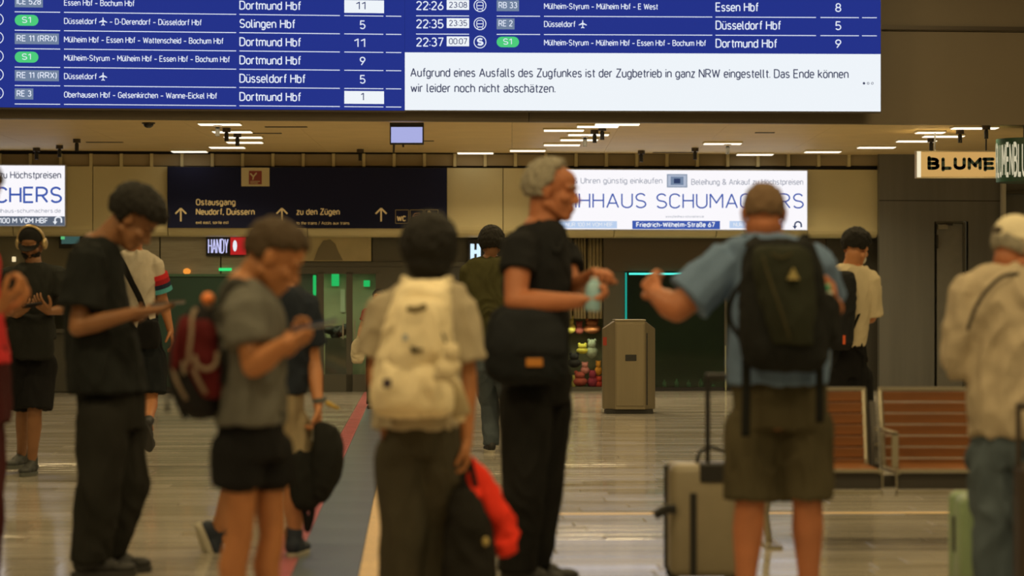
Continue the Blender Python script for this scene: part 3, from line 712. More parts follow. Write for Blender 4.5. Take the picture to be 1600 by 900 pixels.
# dark wayfinding sign on the band
FP = FAS
M_nav = mat('navy_sign', (.018, .021, .058), .8, spec=.08); M_gold = mat('sign_lettering', (.78, .62, .30), .5, emit=(.8, .6, .28), estr=.10)
nav = empty('wayfinding_sign', tuple(FP.P(480, 356)), label='long dark navy direction sign with arrows to the east exit, trains and WC', cat='sign')
part(FP, 'panel', M_nav, nav, 262, 261.5, 698, 356.5, .08, -.09)
NO = -.095
def N(s, x0, x1, b, c, m=M_gold, bold=0.012): text(FP, s, x0, x1, b, c, m, nav, off=NO, bold=bold)
N('Ostausgang', 306, 368, 321, 10.5); N('Neudorf, Duissern', 306, 398, 336, 10.5); N('exit east, sortie est', 306, 357, 350, 5, bold=.0)
N('zu den Zügen', 463, 531, 336, 10.5); N('to the trains / Accès aux trains', 463, 546, 351, 5, bold=.0)
for cx in (282.5, 440.5, 595.5):
    mb = MB(); FP.line(mb, [(cx, 346), (cx, 326)], 2.6, NO); FP.line(mb, [(cx-8.5, 334), (cx, 325.5), (cx+8.5, 334)], 2.6, NO); mb.build('arrow', M_gold, nav)
M_goldd = mat('sign_outline', (.30, .25, .15), .5)
for k, x in enumerate((618, 641, 664)):
    mb = MB(); FP.line(mb, [(x, 328), (x+20.5, 328), (x+20.5, 349), (x, 349), (x, 328)], 1, NO); mb.build('pictogram_frame', M_goldd, nav)
N('WC', 620, 634.5, 346, 9, bold=.02)
mb = MB(); FP.line(mb, [(645, 339), (648, 334), (655, 333), (657, 336), (650, 337), (645, 339)], 1.3, NO); FP.line(mb, [(648, 341), (657, 341)], 2, NO); mb.build('locker_pictogram', mat('rosy_print', (.45, .25, .18), .5), nav)
mb = MB(); FP.poly(mb, arc(670.5, 332, 2.6, 2.6, 0, 360)[::-1], NO); FP.line(mb, [(670.5, 333), (669, 347)], 3, NO); mb.build('person_pictogram', M_gold, nav)
fs = empty('fire_sign', tuple(FP.P(399, 291)), label='cream plate with a small red fire hose symbol above the navy sign', cat='sign')
part(FP, 'plate', M_cream, fs, 377, 262, 421, 291, .03, -.125)
part(FP, 'symbol_field', mat('fire_red', (.28, .045, .03), .5), fs, 389, 267, 409, 288, .004, -.13)
mb = MB(); FP.line(mb, [(391, 271), (396, 276), (401, 270)], 2.2, -.133); FP.line(mb, [(396, 276), (395, 281)], 2, -.133); FP.line(mb, [(391, 283.5), (406, 283.5)], 1, -.133); FP.line(mb, [(391, 286), (403, 286)], 1, -.133); mb.build('symbol', M_cream, fs)

# backlit advertising signs
M_ad = emis('backlit_white', (.98, .96, 1.0), .98); M_adb = emis('backlit_pale_blue', (.55, .70, .95), .9)
M_adblue = emis('ad_blue', (.045, .10, .42), 1.0); M_adnavy = emis('ad_navy', (.03, .05, .13), 1.0); M_adgrey = emis('ad_grey', (.40, .42, .50), .9); M_adink = emis('ad_ink', (.05, .06, .12), 1.0)
M_band = emis('ad_band', (.13, .16, .22), .8); M_adw2 = emis('ad_white_text', (.9, .93, 1), .9)
def adbase(x0, x1, y0, y1, label):
    a = empty('advertising_sign', tuple(FP.P((x0+x1)/2, y1)), label=label, cat='sign')
    part(FP, 'light_box', mat('box_edge', (.5, .5, .5), .4), a, x0-1.5, y0-1.5, x1+1.5, y1+1.5, .16, -.17)
    part(FP, 'front', M_ad, a, x0, y0, x1, y1, .01, -.178)
    return a
AO = -.184
def A(root, s, x0, x1, b, c, m, bold=0.0, off=AO): text(FP, s, x0, x1, b, c, m, root, off=off, bold=bold)
a1 = adbase(-330, 101, 258, 352, 'backlit white pawnshop sign cut by the left picture edge')
A(a1, 'Beleihung & Ankauf zu Höchstpreisen', -118, 95.5, 279, 11.5, M_adink)
A(a1, 'LEIHHAUS', -322, -160, 317.5, 26, M_adblue, bold=0); A(a1, 'SCHUMACHERS', -143, 97, 317.5, 26, M_adblue, bold=0)
A(a1, 'www.pfandhaus-schumachers.de', -46, 95, 332.5, 6.5, M_adgrey, bold=.004)
part(FP, 'colour_band', M_band, a1, -330, 337.5, 101, 352, .004, -.183, label='grey-blue band along the foot')
A(a1, 'NUR 100 M VOM HBF', -25, 75, 349, 8.8, M_adw2, bold=.01, off=-.188)
mb = MB(); FP.line(mb, [(86, 348), (86, 343)]+arc(91, 343, 5, 4, 180, 0)+[(96, 348)], 2.4, -.188); FP.poly(mb, [(82.5, 346), (89.5, 346), (86, 351)][::-1], -.188); mb.build('turn_arrow', M_adw2, a1)
a2 = adbase(836, 1261, 266, 358.5, 'backlit white pawnshop sign behind the grey-haired and the bald man')
A(a2, 'Schmuck & Uhren günstig einkaufen', 843, 1035, 287, 9.5, M_adgrey); A(a2, 'Beleihung & Ankauf zu Höchstpreisen', 1080, 1255, 289, 9.5, M_adgrey)
A(a2, 'LEIHHAUS', 861, 1010, 325.5, 24, M_adblue, bold=-.010); A(a2, 'SCHUMACHERS', 1025, 1256, 326, 24, M_adblue, bold=-.010)
A(a2, 'www.pfandhaus-schumachers.de', 1040, 1100, 340, 3.5, M_adgrey)
part(FP, 'logo_frame', emis('logo_grey', (.35, .42, .55), .8), a2, 1042, 272, 1074, 293, .004, -.183)
part(FP, 'logo_field', emis('logo_light', (.55, .62, .78), .8), a2, 1044, 274, 1072, 291, .004, -.187)
part(FP, 'logo_core', emis('logo_grey2', (.22, .30, .45), .8), a2, 1048, 276, 1068, 289, .004, -.191)
part(FP, 'logo_core', M_adnavy, a2, 1053, 279, 1063, 286.5, .004, -.195)
for x0, x1, s, tx0, tx1 in [(843, 964, 'NUR 100 M VOM HBF', 884, 958), (1140, 1222, 'NUR 100 M VOM HBF', 1146, 1218)]:
    part(FP, 'colour_band', M_adb, a2, x0, 345.5, x1, 356.5, .004, -.183, label='pale blue band')
    A(a2, s, tx0, tx1, 354, 6.5, M_adw2, off=-.188)
part(FP, 'street_field', M_adblue, a2, 988, 345, 1125, 358, .004, -.183, label='blue field with the street name')
A(a2, 'Friedrich-Wilhelm-Straße 67', 994, 1117, 355, 8, M_adw2, bold=.02, off=-.188)
mb = MB(); FP.line(mb, [(1242, 355), (1242, 351)]+arc(1247, 351, 5, 4.5, 180, 0)+[(1252, 355)], 2.4, -.188); FP.poly(mb, [(1238.5, 353), (1245.5, 353), (1242, 358)][::-1], -.188); mb.build('turn_arrow', M_adnavy, a2)

# small shop signs under the band
SP2 = Plane(34.9, T5)
hs = empty('shop_sign', tuple(SP2.P(355, 400)), label='lit shop sign with white letters and a red field behind the standing men', cat='sign')
part(SP2, 'housing', M_dark, hs, 322, 369, 391, 400, .12, -.12)
text(SP2, 'HANDY', 325, 357, 396, 23, emis('handy_white', (.62, .62, 1.0), 1.0), hs, off=-.13, bold=-.016)
part(SP2, 'red_field', emis('handy_red', (.55, .02, .02), .8), hs, 360, 371, 385, 398, .01, -.13, label='glowing red field')
mb = MB(); SP2.poly(mb, arc(367, 384, 3.4, 9, 0, 360)[::-1], -.135); mb.build('letter', M_adw2, hs)
rs_ = empty('shop_sign', tuple(SP2.P(743, 411)), label='narrow bluish white lit sign left of the olive-shirted man head', cat='sign')
part(SP2, 'housing', M_dark, rs_, 731, 374, 772, 413, .1, -.12)
text(SP2, 'H', 735, 751, 410, 32, emis('kiosk_white', (.65, .85, 1.0), 1.1), rs_, off=-.13, bold=.02)
sc = empty('shop_screen', tuple(SP2.P(112, 386)), label='small dim screen with greenish glow beside the capped man', cat='screen')
part(SP2, 'housing', M_dark, sc, 92, 366, 128, 388, .08, -.1); part(SP2, 'screen', emis('screen_dim', (.04, .09, .08), 1), sc, 96, 369, 125, 381, .01, -.105)
part(SP2, 'glow_spot', emis('screen_green', (.12, .55, .2), .9), sc, 95, 369, 101, 374, .01, -.11)
part(SHOP, 'wall_lamp', emis('wall_lamp', (1, .8, .45), .9), None, 18.5, 401, 24.5, 409, .04, -.1, bevel=.01, label='tiny glowing wall lamp behind the man with headphones', cat='lamp')

# flower shop signs at the right
BP = Plane(30.0, 0.0)
bs = empty('shop_sign', tuple(BP.P(1495, 277)), label='hanging amber lit flower shop sign with dark green letters', cat='sign')
part(BP, 'light_box', mat('sign_rim', (.6, .5, .3), .4), bs, 1432, 235.5, 1562, 278, .14, .004)
part(BP, 'front', emis('amber_front', (.66, .38, .115), .9), bs, 1439, 237.5, 1560, 276, .006, -.002)
part(BP, 'end_strip', emis('cream_end', (.95, .85, .6), .95), bs, 1433, 236.5, 1439, 277, .01, -.006)
text(BP, 'BLUME', 1449, 1554, 265.5, 19.5, mat('sign_green', (.010, .035, .018), .5), bs, off=-.008, bold=.046, caps=True)
for x in (1460, 1540): part(BP, 'hanger', M_dark, bs, x, 203, x+2, 236, .02, .05)
ds = empty('round_sign', ((1604-800)/FPX*29.3, 29.3, BP.P(1600, 283).z), label='round dark green drum sign with tall cream letters at the right edge', cat='sign')
cx_, cy_ = ds.location.x, ds.location.y; R_ = .365; zb = CAMZ+(HOR-283)/FPX*29.0; zt = CAMZ+(HOR-215)/FPX*29.0
MB().tube([(cx_, cy_, zb), (cx_, cy_, zt)], [R_, R_], 64).build('drum', mat('drum_green', (.010, .045, .024), .4), ds)
ln_, w_ = text_lines('BLUMENBLUMENBLUMENBLUMENBLUMENBLUMENBLUMEN', .26)
L_ = []
for l in ln_:       # refine the strokes so they follow the drum
    q = []
    for p0, p1 in zip(l[:-1], l[1:]): q += [(p0[0]+(p1[0]-p0[0])*t/3, p0[1]+(p1[1]-p0[1])*t/3) for t in range(3)]
    L_.append(q+[l[-1]])
v2, fs2 = stroke2d(L_, .17, False)
vs_ = []
for x, y in v2:
    an = math.pi*1.02+x/w_*2*math.pi*.98
    vs_.append((cx_+(R_+.004)*math.cos(an), cy_+(R_+.004)*math.sin(an), zb+.08+(zt-zb-.16)*y))
link_mesh('lettering', bpy.data.meshes.new('lettering'), vs_, fs2, emis('drum_letters', (.80, .72, .48), .75), ds)
MB().tube([(cx_, cy_, zt), (cx_, cy_, CEIL)], [.04, .04], 12).build('hanger', M_dark, ds)

# monitor and dome camera under the bulkhead
mo = empty('hanging_monitor', tuple(Plane(28.75, 0).P(635, 226)), label='small ceiling-hung monitor with blank lavender screen', cat='monitor')
MP = Plane(28.75, 0)
part(MP, 'housing', M_dark, mo, 609, 191.5, 662, 225.5, .1, .004, bevel=.006)
part(MP, 'screen', emis('lavender_screen', (.50, .53, .95), .8), mo, 611, 198.5, 660, 223, .008, 0)
part(MP, 'bracket', M_darkm, mo, 628, 189, 643, 194, .06, .04)
MB().tube([MP.P(615.5, 225, .04), MP.P(615, 238, .04)], [.015, .013], 10).build('sensor', M_darkm, mo)
MB().tube([MP.P(630, 225, .04), MP.P(630, 230, .04)], [.014, .012], 10).build('sensor', M_darkm, mo)
DP = Plane(28.75, 0); dcam = empty('dome_camera', tuple(DP.P(232, 200)), label='dark dome security camera under the ceiling edge at upper left', cat='camera')
c = DP.P(232, 191); MB().tube([c+Vector((0, 0, .05)), c+Vector((0, 0, -.02))], [.085, .078], 20).build('mount', M_darkm, dcam)
MB().ell(c+Vector((0, 0, -.02)), (.062, .062, .05)).build('dome', mat('dome_black', (.01, .01, .01), .1), dcam, smooth=True)

# ceiling lamps
M_lamp = emis('lamp_diffuser', (1.0, .90, .72), 1.6)
lamps = [(311,376,191.5),(333,393,203.5),(351,409,212),(355,410,220),(328,382,228),(272,326,236),(716,771,240),(797,852,233),(850,906,224),(876,934,216),(888,951,208),(850,912,201),(902,966,195),(930,999,191.5),
         (1100,1158,222),(1146,1201,243),(1258,1313,235),(1341,1398,228),(1402,1462,218),(1443,1505,210.5),(1432,1475,204.5),(1488,1558,197.5)]
hd = FPX*(CEIL-CAMZ)
ORD = ['first', 'second', 'third', 'fourth', 'fifth', 'sixth', 'seventh', 'eighth', 'ninth']
def cl_(a): return 'left' if a < 500 else 'middle' if a < 1060 else 'right'
def lamp_label(i):
    me_ = sorted([q for q in lamps if cl_(q[0]) == cl_(lamps[i][0])], key=lambda q: q[2])
    return '%s flat glowing ceiling lamp below the board, counted downwards in the %s cluster' % (ORD[me_.index(lamps[i])], cl_(lamps[i][0]))
def spot_label(i):
    me_ = sorted([q for q in spots if cl_(q[0]) == cl_(spots[i][0])])
    return '%s small dark ceiling spotlight from the left, in the %s part of the low ceiling' % (ORD[me_.index(spots[i])], cl_(spots[i][0]))
for i, (a, b, y) in enumerate(lamps):
    D = hd/(HOR-y); x0, x1 = (a-800)/FPX*D, (b-800)/FPX*D
    col = 'left' if a < 500 else 'middle' if a < 1060 else 'right'
    xs = (x0+x1)/2
    if D+.2 > FAS.D0+xs*T5-.05: D = FAS.D0+xs*T5-.3
    r = empty('ceiling_lamp', (xs, D, CEIL-.03), label=lamp_label(i), cat='lamp', group='ceiling lamps of the %s cluster' % col)
    MB().box((x0-.01, D-.13, CEIL-.022), (x1+.01, D+.13, CEIL+.0)).build('housing', M_cream, r)
    MB().box((x0, D-.12, CEIL-.030), (x1, D+.12, CEIL-.0225)).build('diffuser', M_lamp, r, bevel=.003)
    area_light('lamp_light', (xs, min(D, FAS.D0+xs*T5-1.4), CEIL-.036), x1-x0, .22, 10.0, (1.0, .80, .46), spread=math.radians(130))
spots = [(120,222),(340,197),(354,205),(371,213),(941,203),(929,208),(914,214),(1002,240),(1086,236),(1137,227),(1455,221),(1500,208),(1541,201),(57,236),(93,232),(563,238)]
for i, (x, y) in enumerate(spots):
    D = min(hd/(HOR-(y-5)), 34.1); X = (x-800)/FPX*D
    side = 'left' if x < 500 else 'middle' if x < 1060 else 'right'
    r = empty('spotlight', (X, D, CEIL-.16), label=spot_label(i), cat='spotlight', group='ceiling spotlights, %s part' % side)
    MB().tube([(X, D, CEIL), (X, D, CEIL-.05)], [.05, .05], 14).build('base', M_darkm, r)
    MB().tube([(X, D, CEIL-.05), (X, D, CEIL-.07), (X, D, CEIL-.16)], [.018, .026, .026], 14).build('body', M_dark, r)
# slots in the ceiling
for (a, b, y) in [(414,480,198),(395,440,208),(135,192,222),(662,678,220),(1020,1090,238),(1180,1210,207)]:
    D = hd/(HOR-y); x0, x1 = (a-800)/FPX*D, (b-800)/FPX*D
    MB().box((x0, D-.05, CEIL-.006), (x1, D+.05, CEIL+.001)).build('ceiling_slot', M_seam, ceil)

# ================================================================ BENCH, BIN
M_wood = mat('slat_wood', (.21, .075, .017), .42, var=.25, vscale=4, stretch=(.6, 6, 6), bump=.1, bscale=30)
M_bst = mat('bench_steel', (.42, .38, .29), .35, metal=.75)
M_bsd = mat('bench_dark', (.05, .045, .04), .5, metal=.4)
bench = empty('bench', (2.1, 12.4, 0), label='steel bench with reddish brown slatted seats standing before the grey wall', cat='bench')
YB0, YB1, YF = 12.62, 12.50, 12.02    # backrest top, bottom, seat front
for (xa, xb) in [(1.36, 1.83), (1.925, 2.39), (2.485, 2.95)]:
    su = empty('seat', ((xa+xb)/2, YF+.25, .38), parent=bench)
    fr = MB()
    for x in (xa-.012, xb-.003):
        fr.box((x, YB1-.02, .37), (x+.015, YB1+.02, .42))
        fr.tube([(x+.008, YB1, .36), (x+.008, YB0, .785)], [.014, .014], 8)
        fr.tube([(x+.008, YF, .385), (x+.008, YB1, .375)], [.013, .013], 8)
    fr.box((xa-.012, YB0-.016, .772), (xb+.012, YB0+.016, .79))
    fr.box((xa-.015, YF-.012, .385), (xb+.015, YF+.014, .400))
    fr.box((xa-.015, YF+.0, .278), (xb+.015, YF+.016, .290))
    for x in (xa-.015, xb+.009): fr.box((x, YF, .26), (x+.006, YF+.02, .39))
    fr.build('seat_frame', M_bst, su)
    MB().box((xa-.01, YF+.02, .30), (xb+.01, YF+.03, .38)).build('seat_apron', M_bsd, su)
    for k in range(7):
        z = .768-.0575*k; t = (.785-z)/(.785-.36); y = YB0+(YB1-YB0)*t
        MB().box((xa+.008, y-.012, z-.052), (xb-.004, y+.018, z)).build('slat', M_wood, su, bevel=.003)
    for k in range(6):
        y = YF+.02+.078*k
        MB().box((xa+.008, y, .382), (xb-.004, y+.066, .402)).build('slat', M_wood, su, bevel=.003)
for x in (1.88, 1.31, 2.44):
    ar = MB(); ar.box((x+.018, 12.08, .565), (x+.052, 12.5, .583)); ar.box((x+.018, 12.08, .40), (x+.052, 12.095, .583)); ar.build('armrest', M_bst, bench, bevel=.004)
    sp = MB(); sp.add([(x-.02, 12.5, .30), (x-.02, 12.62, .70), (x-.02, 12.58, .72), (x-.02, 12.42, .40), (x+.01, 12.5, .30), (x+.01, 12.62, .70), (x+.01, 12.58, .72), (x+.01, 12.42, .40)], [(0,1,2,3),(7,6,5,4),(0,4,5,1),(1,5,6,2),(2,6,7,3),(3,7,4,0)]); sp.build('side_plate', M_bsd, bench)
    for z in (.42, .5, .58): MB().tube([(x-.005, 12.43+.1*(z-.42), z), (x-.005, 12.44+.1*(z-.42), z)], [.007, .007], 8).build('bolt', M_bst, bench)
MB().box((1.2, 12.28, .29), (3.05, 12.36, .35)).build('beam', M_bsd, bench, bevel=.005)
for x in (1.31, 2.96):
    lg = MB(); lg.tube([(x, 12.32, .3), (x-.02, 12.3, .15), (x, 12.32, .015)], [.022, .018, .018], 10); lg.box((x-.04, 12.05, 0), (x+.04, 12.6, .015)); lg.build('leg', M_bst, bench)
    MB().box((x-.03, 12.26, .28), (x+.03, 12.38, .38)).build('bracket', M_bst, bench)

kb = FPX/27.5
def bx(px, py, d=27.5): return P(px, py, d)
bn = empty('litter_bin', ((984-800)/FPX*27.8, 27.8, 0), label='tall faceted bronze metal litter bin with chamfered top and dark slot', cat='litter bin')
M_bin = mat('bronze_steel', (.27, .225, .145), .38, metal=.55, var=.06, vscale=2, stretch=(8, 8, .5)); M_bin2 = mat('bronze_side', (.30, .25, .17), .3, metal=.7)
X0, X1, X2, X3 = [(x-800)/FPX*27.5 for x in (943, 961.5, 1008, 1025)]
yF, yS, yBk = 27.5, 27.66, 28.1
zt_ = CAMZ+(HOR-500)/kb; zs = zt_-.10
def hp(name, pts, m, z0=.05): 
    MB().add(pts, [tuple(range(len(pts)))]).build(name, m, bn)
plan = [(X1, yF), (X2, yF), (X3, yS), (X3, yBk-.14), (X2, yBk), (X1, yBk), (X0, yBk-.14), (X0, yS)]
ztop = [zt_-.01, zt_-.01, zs, zs, zt_-.01, zt_-.01, zs, zs]
b_ = [Vector((x, y, .05)) for x, y in plan]; t_ = [Vector((x, y, z)) for (x, y), z in zip(plan, ztop)]
MB().add(b_+t_, [tuple(range(7, -1, -1))]+[(i, (i+1) % 8, (i+1) % 8+8, i+8) for i in range(8)]+[(8, 9, 12, 13), (9, 10, 11, 12), (13, 14, 15, 8)]).build('body', M_bin, bn, bevel=.006)
cap_ = MB(); e = .008
cap_.add([Vector((X1-e, yF-e, zt_-.008)), Vector((X2+e, yF-e, zt_-.008)), Vector((X2+e, yBk+e, zt_-.008)), Vector((X1-e, yBk+e, zt_-.008)), Vector((X1-e, yF-e, zt_+.006)), Vector((X2+e, yF-e, zt_+.006)), Vector((X2+e, yBk+e, zt_+.006)), Vector((X1-e, yBk+e, zt_+.006))], [(3,2,1,0),(4,5,6,7),(0,1,5,4),(1,2,6,5),(2,3,7,6),(3,0,4,7)])
cap_.build('lid', mat('bright_bronze', (.5, .44, .32), .3, metal=.7), bn, bevel=.003)
MB().box((X1+.012, yF-.008, .09), (X2-.012, yF+.001, zt_-.04)).build('door_panel', M_bin, bn, bevel=.004)
MB().box(((977-800)/FPX*27.5, yF-.014, CAMZ-(564-HOR)/kb), ((994.5-800)/FPX*27.5, yF-.006, CAMZ-(554-HOR)/kb)).build('slot', M_dark, bn, bevel=.008)
MB().add([Vector((X0-.001, yS-.01, CAMZ-(540-HOR)/kb)), Vector((X0+.08, yS-.085, CAMZ-(540-HOR)/kb)), Vector((X0+.08, yS-.085, CAMZ-(527-HOR)/kb)), Vector((X0-.001, yS-.01, CAMZ-(527-HOR)/kb))], [(0, 1, 2, 3)]).build('sticker', mat('sticker_red', (.35, .05, .03), .5), bn, label='small red sticker') 
MB().box((X0+.03, yF+.03, 0), (X3-.03, yBk-.03, .05)).build('plinth', M_dark, bn)
MB().box((X2+.01, yF+.02, .1), (X2+.03, yF+.05, zs-.05)).build('edge_strip', M_dark, bn)
# ================================================================ PEOPLE: builders
Y_ = Vector((0, 1, 0))
def fwd(yaw): a = math.radians(yaw); return Vector((math.sin(a), math.cos(a), 0))
def headR(yaw, pitch, roll=0):
    return (Matrix.Rotation(-math.radians(yaw), 3, 'Z') @ Matrix.Rotation(-math.radians(pitch), 3, 'X') @ Matrix.Rotation(math.radians(roll), 3, 'Y'))
def lerp(a, b, t): return a+(b-a)*t
def skin(name, col): return mat(name, col, .5, var=.10, vscale=9, spec=.35, bump=.05, bscale=200)
SK_LIGHT = skin('skin_light', (.50, .22, .10)); SK_MED = skin('skin_tan', (.38, .155, .060)); SK_PINK = skin('skin_rosy', (.42, .155, .072)); SK_OLIVE = skin('skin_olive', (.25, .115, .052)); SK_DARK = skin('skin_brown', (.25, .13, .07))
H_BLACK = mat('hair_black', (.012, .011, .010), .6, bump=.6, bscale=150, spec=.25, stretch=(3, 3, .6))
H_BROWN = mat('hair_brown', (.062, .040, .022), .6, bump=.6, bscale=150, spec=.25, stretch=(3, 3, .6))
H_GREY = mat('hair_grey', (.30, .27, .21), .7, bump=.6, bscale=150, var=.3, vscale=25, stretch=(3, 3, .6))
H_STUB = mat("hair_stubble", (.155, .092, .048), .8, bump=.4, bscale=200)
EYEW = mat('eye_white', (.7, .66, .6), .2); EYED = mat('iris_dark', (.03, .02, .015), .15)

def hand(mb, w, d, n, thumb=1, curl=18, s=1.0, spread=1.0, tcurl=.5):
    d = d.normalized(); t = d.cross(n).normalized(); n = t.cross(d).normalized()
    offs = (-.031, -.0105, .0105, .031)      # index .. little when thumb=-1
    L = {1: (.74, .95, 1.0, .92), -1: (.92, 1.0, .95, .74)}[thumb]
    for i, o in enumerate(offs):
        kn = w + d*(.088*s) + t*(o*s)
        mb.cap(w+t*(o*.55*s)+d*.008*s, .0155*s, kn, .0118*s, 10)
        a = math.radians(curl*.6); p = kn; f = L[i]
        for j, (ln, r0, r1) in enumerate([(.043, .0105, .0092), (.027, .0092, .0084), (.021, .0084, .007)]):
            dr = (d*math.cos(a)+n*math.sin(a)+t*(o*3.2*spread)).normalized()
            q = p+dr*(ln*f*s); mb.cap(p, r0*s, q, r1*s, 10); p = q; a += math.radians(curl)
    b = w+d*.022*s+t*(thumb*.022*s)+n*.004*s
    p = b; dr = (d*.62+t*thumb*.75+n*.25).normalized()
    for (ln, r0, r1) in [(.042, .016, .0125), (.032, .0118, .0105), (.026, .0105, .0085)]:
        q = p+dr*(ln*s); mb.cap(p, r0*s, q, r1*s, 10); p = q
        dr = (dr+n*tcurl*.5-t*thumb*tcurl*.55+d*.25).normalized()

def head_mb(hc, R, s, neck, nr=.054, female=False):
    mb = MB(); g = lambda x, y, z: hc+R@(Vector((x, y, z))*s)
    E = lambda c, r: mb.ell(g(*c), tuple(k*s for k in r), R, 20, 14)
    E((0, -.014, .030), (.075, .094, .087)); E((0, .030, -.030), (.060, .062, .088)); E((0, .020, .045), (.066, .074, .055))
    E((0, .060, -.094), (.027, .027, .022)); E((0, .045, -.075), (.042, .045, .035))
    for x in (-1, 1):
        mb.cap(g(x*.054, -.005, -.052), .022*s, g(x*.018, .062, -.094), .018*s, 10)
        E((x*.040, .062, -.024), (.024, .024, .022)); E((x*.077, -.008, -.004), (.010, .020, .031)); E((x*.080, -.014, .006), (.009, .017, .020))
        E((x*.011, .097, -.037), (.010, .010, .008))
        mb.cap(g(x*.012, .086, .020), .011*s, g(x*.045, .074, .020), .012*s, 10)
    mb.tube([g(0, .082, .012), g(0, .098, -.012), g(0, .108, -.030), g(0, .096, -.043)], [.008*s, .010*s, .0135*s, .010*s], 10)
    mb.cap(g(-.018, .088, -.061), .008*s, g(.018, .088, -.061), .008*s, 8); mb.cap(g(-.014, .086, -.071), .0085*s, g(.014, .086, -.071), .0085*s, 8)
    mb.chain([g(0, -.028, -.045), lerp(g(0, -.028, -.045), neck, .5), neck], [nr*s, (nr-.001)*s, (nr+.006)*s], 16)
    return mb

def hair_mb(hc, R, s, keep, thick=.012, cr=.018, n=900, seed=1, lift=None):
    mb = MB(); rr = random.Random(seed)
    for i in range(n):
        z = 1-2*(i+.5)/n; ph = i*2.39996; r = math.sqrt(1-z*z); d = Vector((r*math.cos(ph), r*math.sin(ph), z))
        if not keep(d+Vector((0, 0, .16*noise.noise(d*3.1+Vector((seed, 0, 0)))))): continue
        t = thick*(lift(d) if lift else 1)
        c = Vector((d.x*.076, -.014+d.y*.094, .030+d.z*.087)) + d*(t*rr.uniform(.8, 1.0))
        k = cr*rr.uniform(.92, 1.05)
        mb.ell(hc+R@(c*s), (k*s,)*3, nu=8, nv=6)
    mb.ell(hc+R@(Vector((0, -.02, .045))*s), (.070*s, .085*s, .078*s), R)
    return mb
def k_short(front=.50, back=-.55, side=-.05):
    def f(d):
        if d.y > .35: return d.z > front - .10*(abs(d.x) > .5)
        if d.y > -.15: return d.z > side+.25*max(0, d.y+.15)*2
        return d.z > back
    return f
def combine(parts):
    vs, fs, o = [], [], 0
    for co, f in parts:
        vs.append(co); fs += [tuple(i+o for i in q) for q in f]; o += len(co)
    return np.concatenate(vs), fs

def crings(specs, D, sq=2.3, sub=4, grow=0.0, dd=0.0, scale=1.0):
    """image-measured rings (py, xl, xr, half depth, depth shift) -> smooth 3D rings"""
    sp = [tuple(list(q)+[0]*(5-len(q))) for q in specs]; out = []
    n = len(sp)
    for i in range(n-1):
        p0, p1, p2, p3 = sp[max(i-1, 0)], sp[i], sp[i+1], sp[min(i+2, n-1)]
        for k in range(sub+(i == n-2)):
            t = k/sub
            q = [.5*((2*b)+(-a+c)*t+(2*a-5*b+4*c-d)*t*t+(-a+3*b-3*c+d)*t**3) for a, b, c, d in zip(p0, p1, p2, p3)]
            y, xl, xr, hd, ds = q
            c = P((xl+xr)/2, y, D+ds+dd); a = (xr-xl)/2*(D+ds+dd)/FPX*scale+grow
            out.append((c, Vector((a, 0, 0)), Vector((0, hd*scale+grow, 0))))
    return out

def shoe(root, an, f, m, msole, s=1.0, pitch=0.0, up=None):
    f = f.normalized(); side = Vector((f.y, -f.x, 0))
    R = Matrix.Rotation(math.radians(pitch), 3, side)
    F = (R @ f).normalized(); U = side.cross(F).normalized() if side.cross(F).z > 0 or abs(pitch) > 60 else -side.cross(F).normalized()
    g = lambda a, b, c: an + F*(a*s) + side*(b*s) + U*((c-.085)*s)
    M3 = Matrix((side, F, U)).transposed()
    mb = MB(); mb.ell(g(-.02, 0, .055), (.037*s, .052*s, .042*s), M3); mb.ell(g(.06, 0, .045), (.040*s, .07*s, .034*s), M3); mb.ell(g(.135, 0, .038), (.043*s, .058*s, .026*s), M3)
    mb.cap(g(-.01, 0, .07), .038*s, g(-.005, 0, .115), .040*s); mb.cap(g(.0, 0, .08), .034*s, g(.08, 0, .05), .034*s)
    o = organic('shoe', mb, .007, m, root)
    out = []
    for z, gr in ((0, .0), (.026, .003)):
        ring = []
        for j in range(28):
            a = 2*math.pi*j/28; x = math.cos(a); y = math.sin(a)
            w = .040+.008*x if x > 0 else .038
            ring.append(g(.058+(.135+gr)*x, (w+gr)*y*(1 if abs(x) < .99 else 1), z))
        out.append(ring)
    MB().rings(out).build('sole', msole, o, bevel=.003*s)
    return o

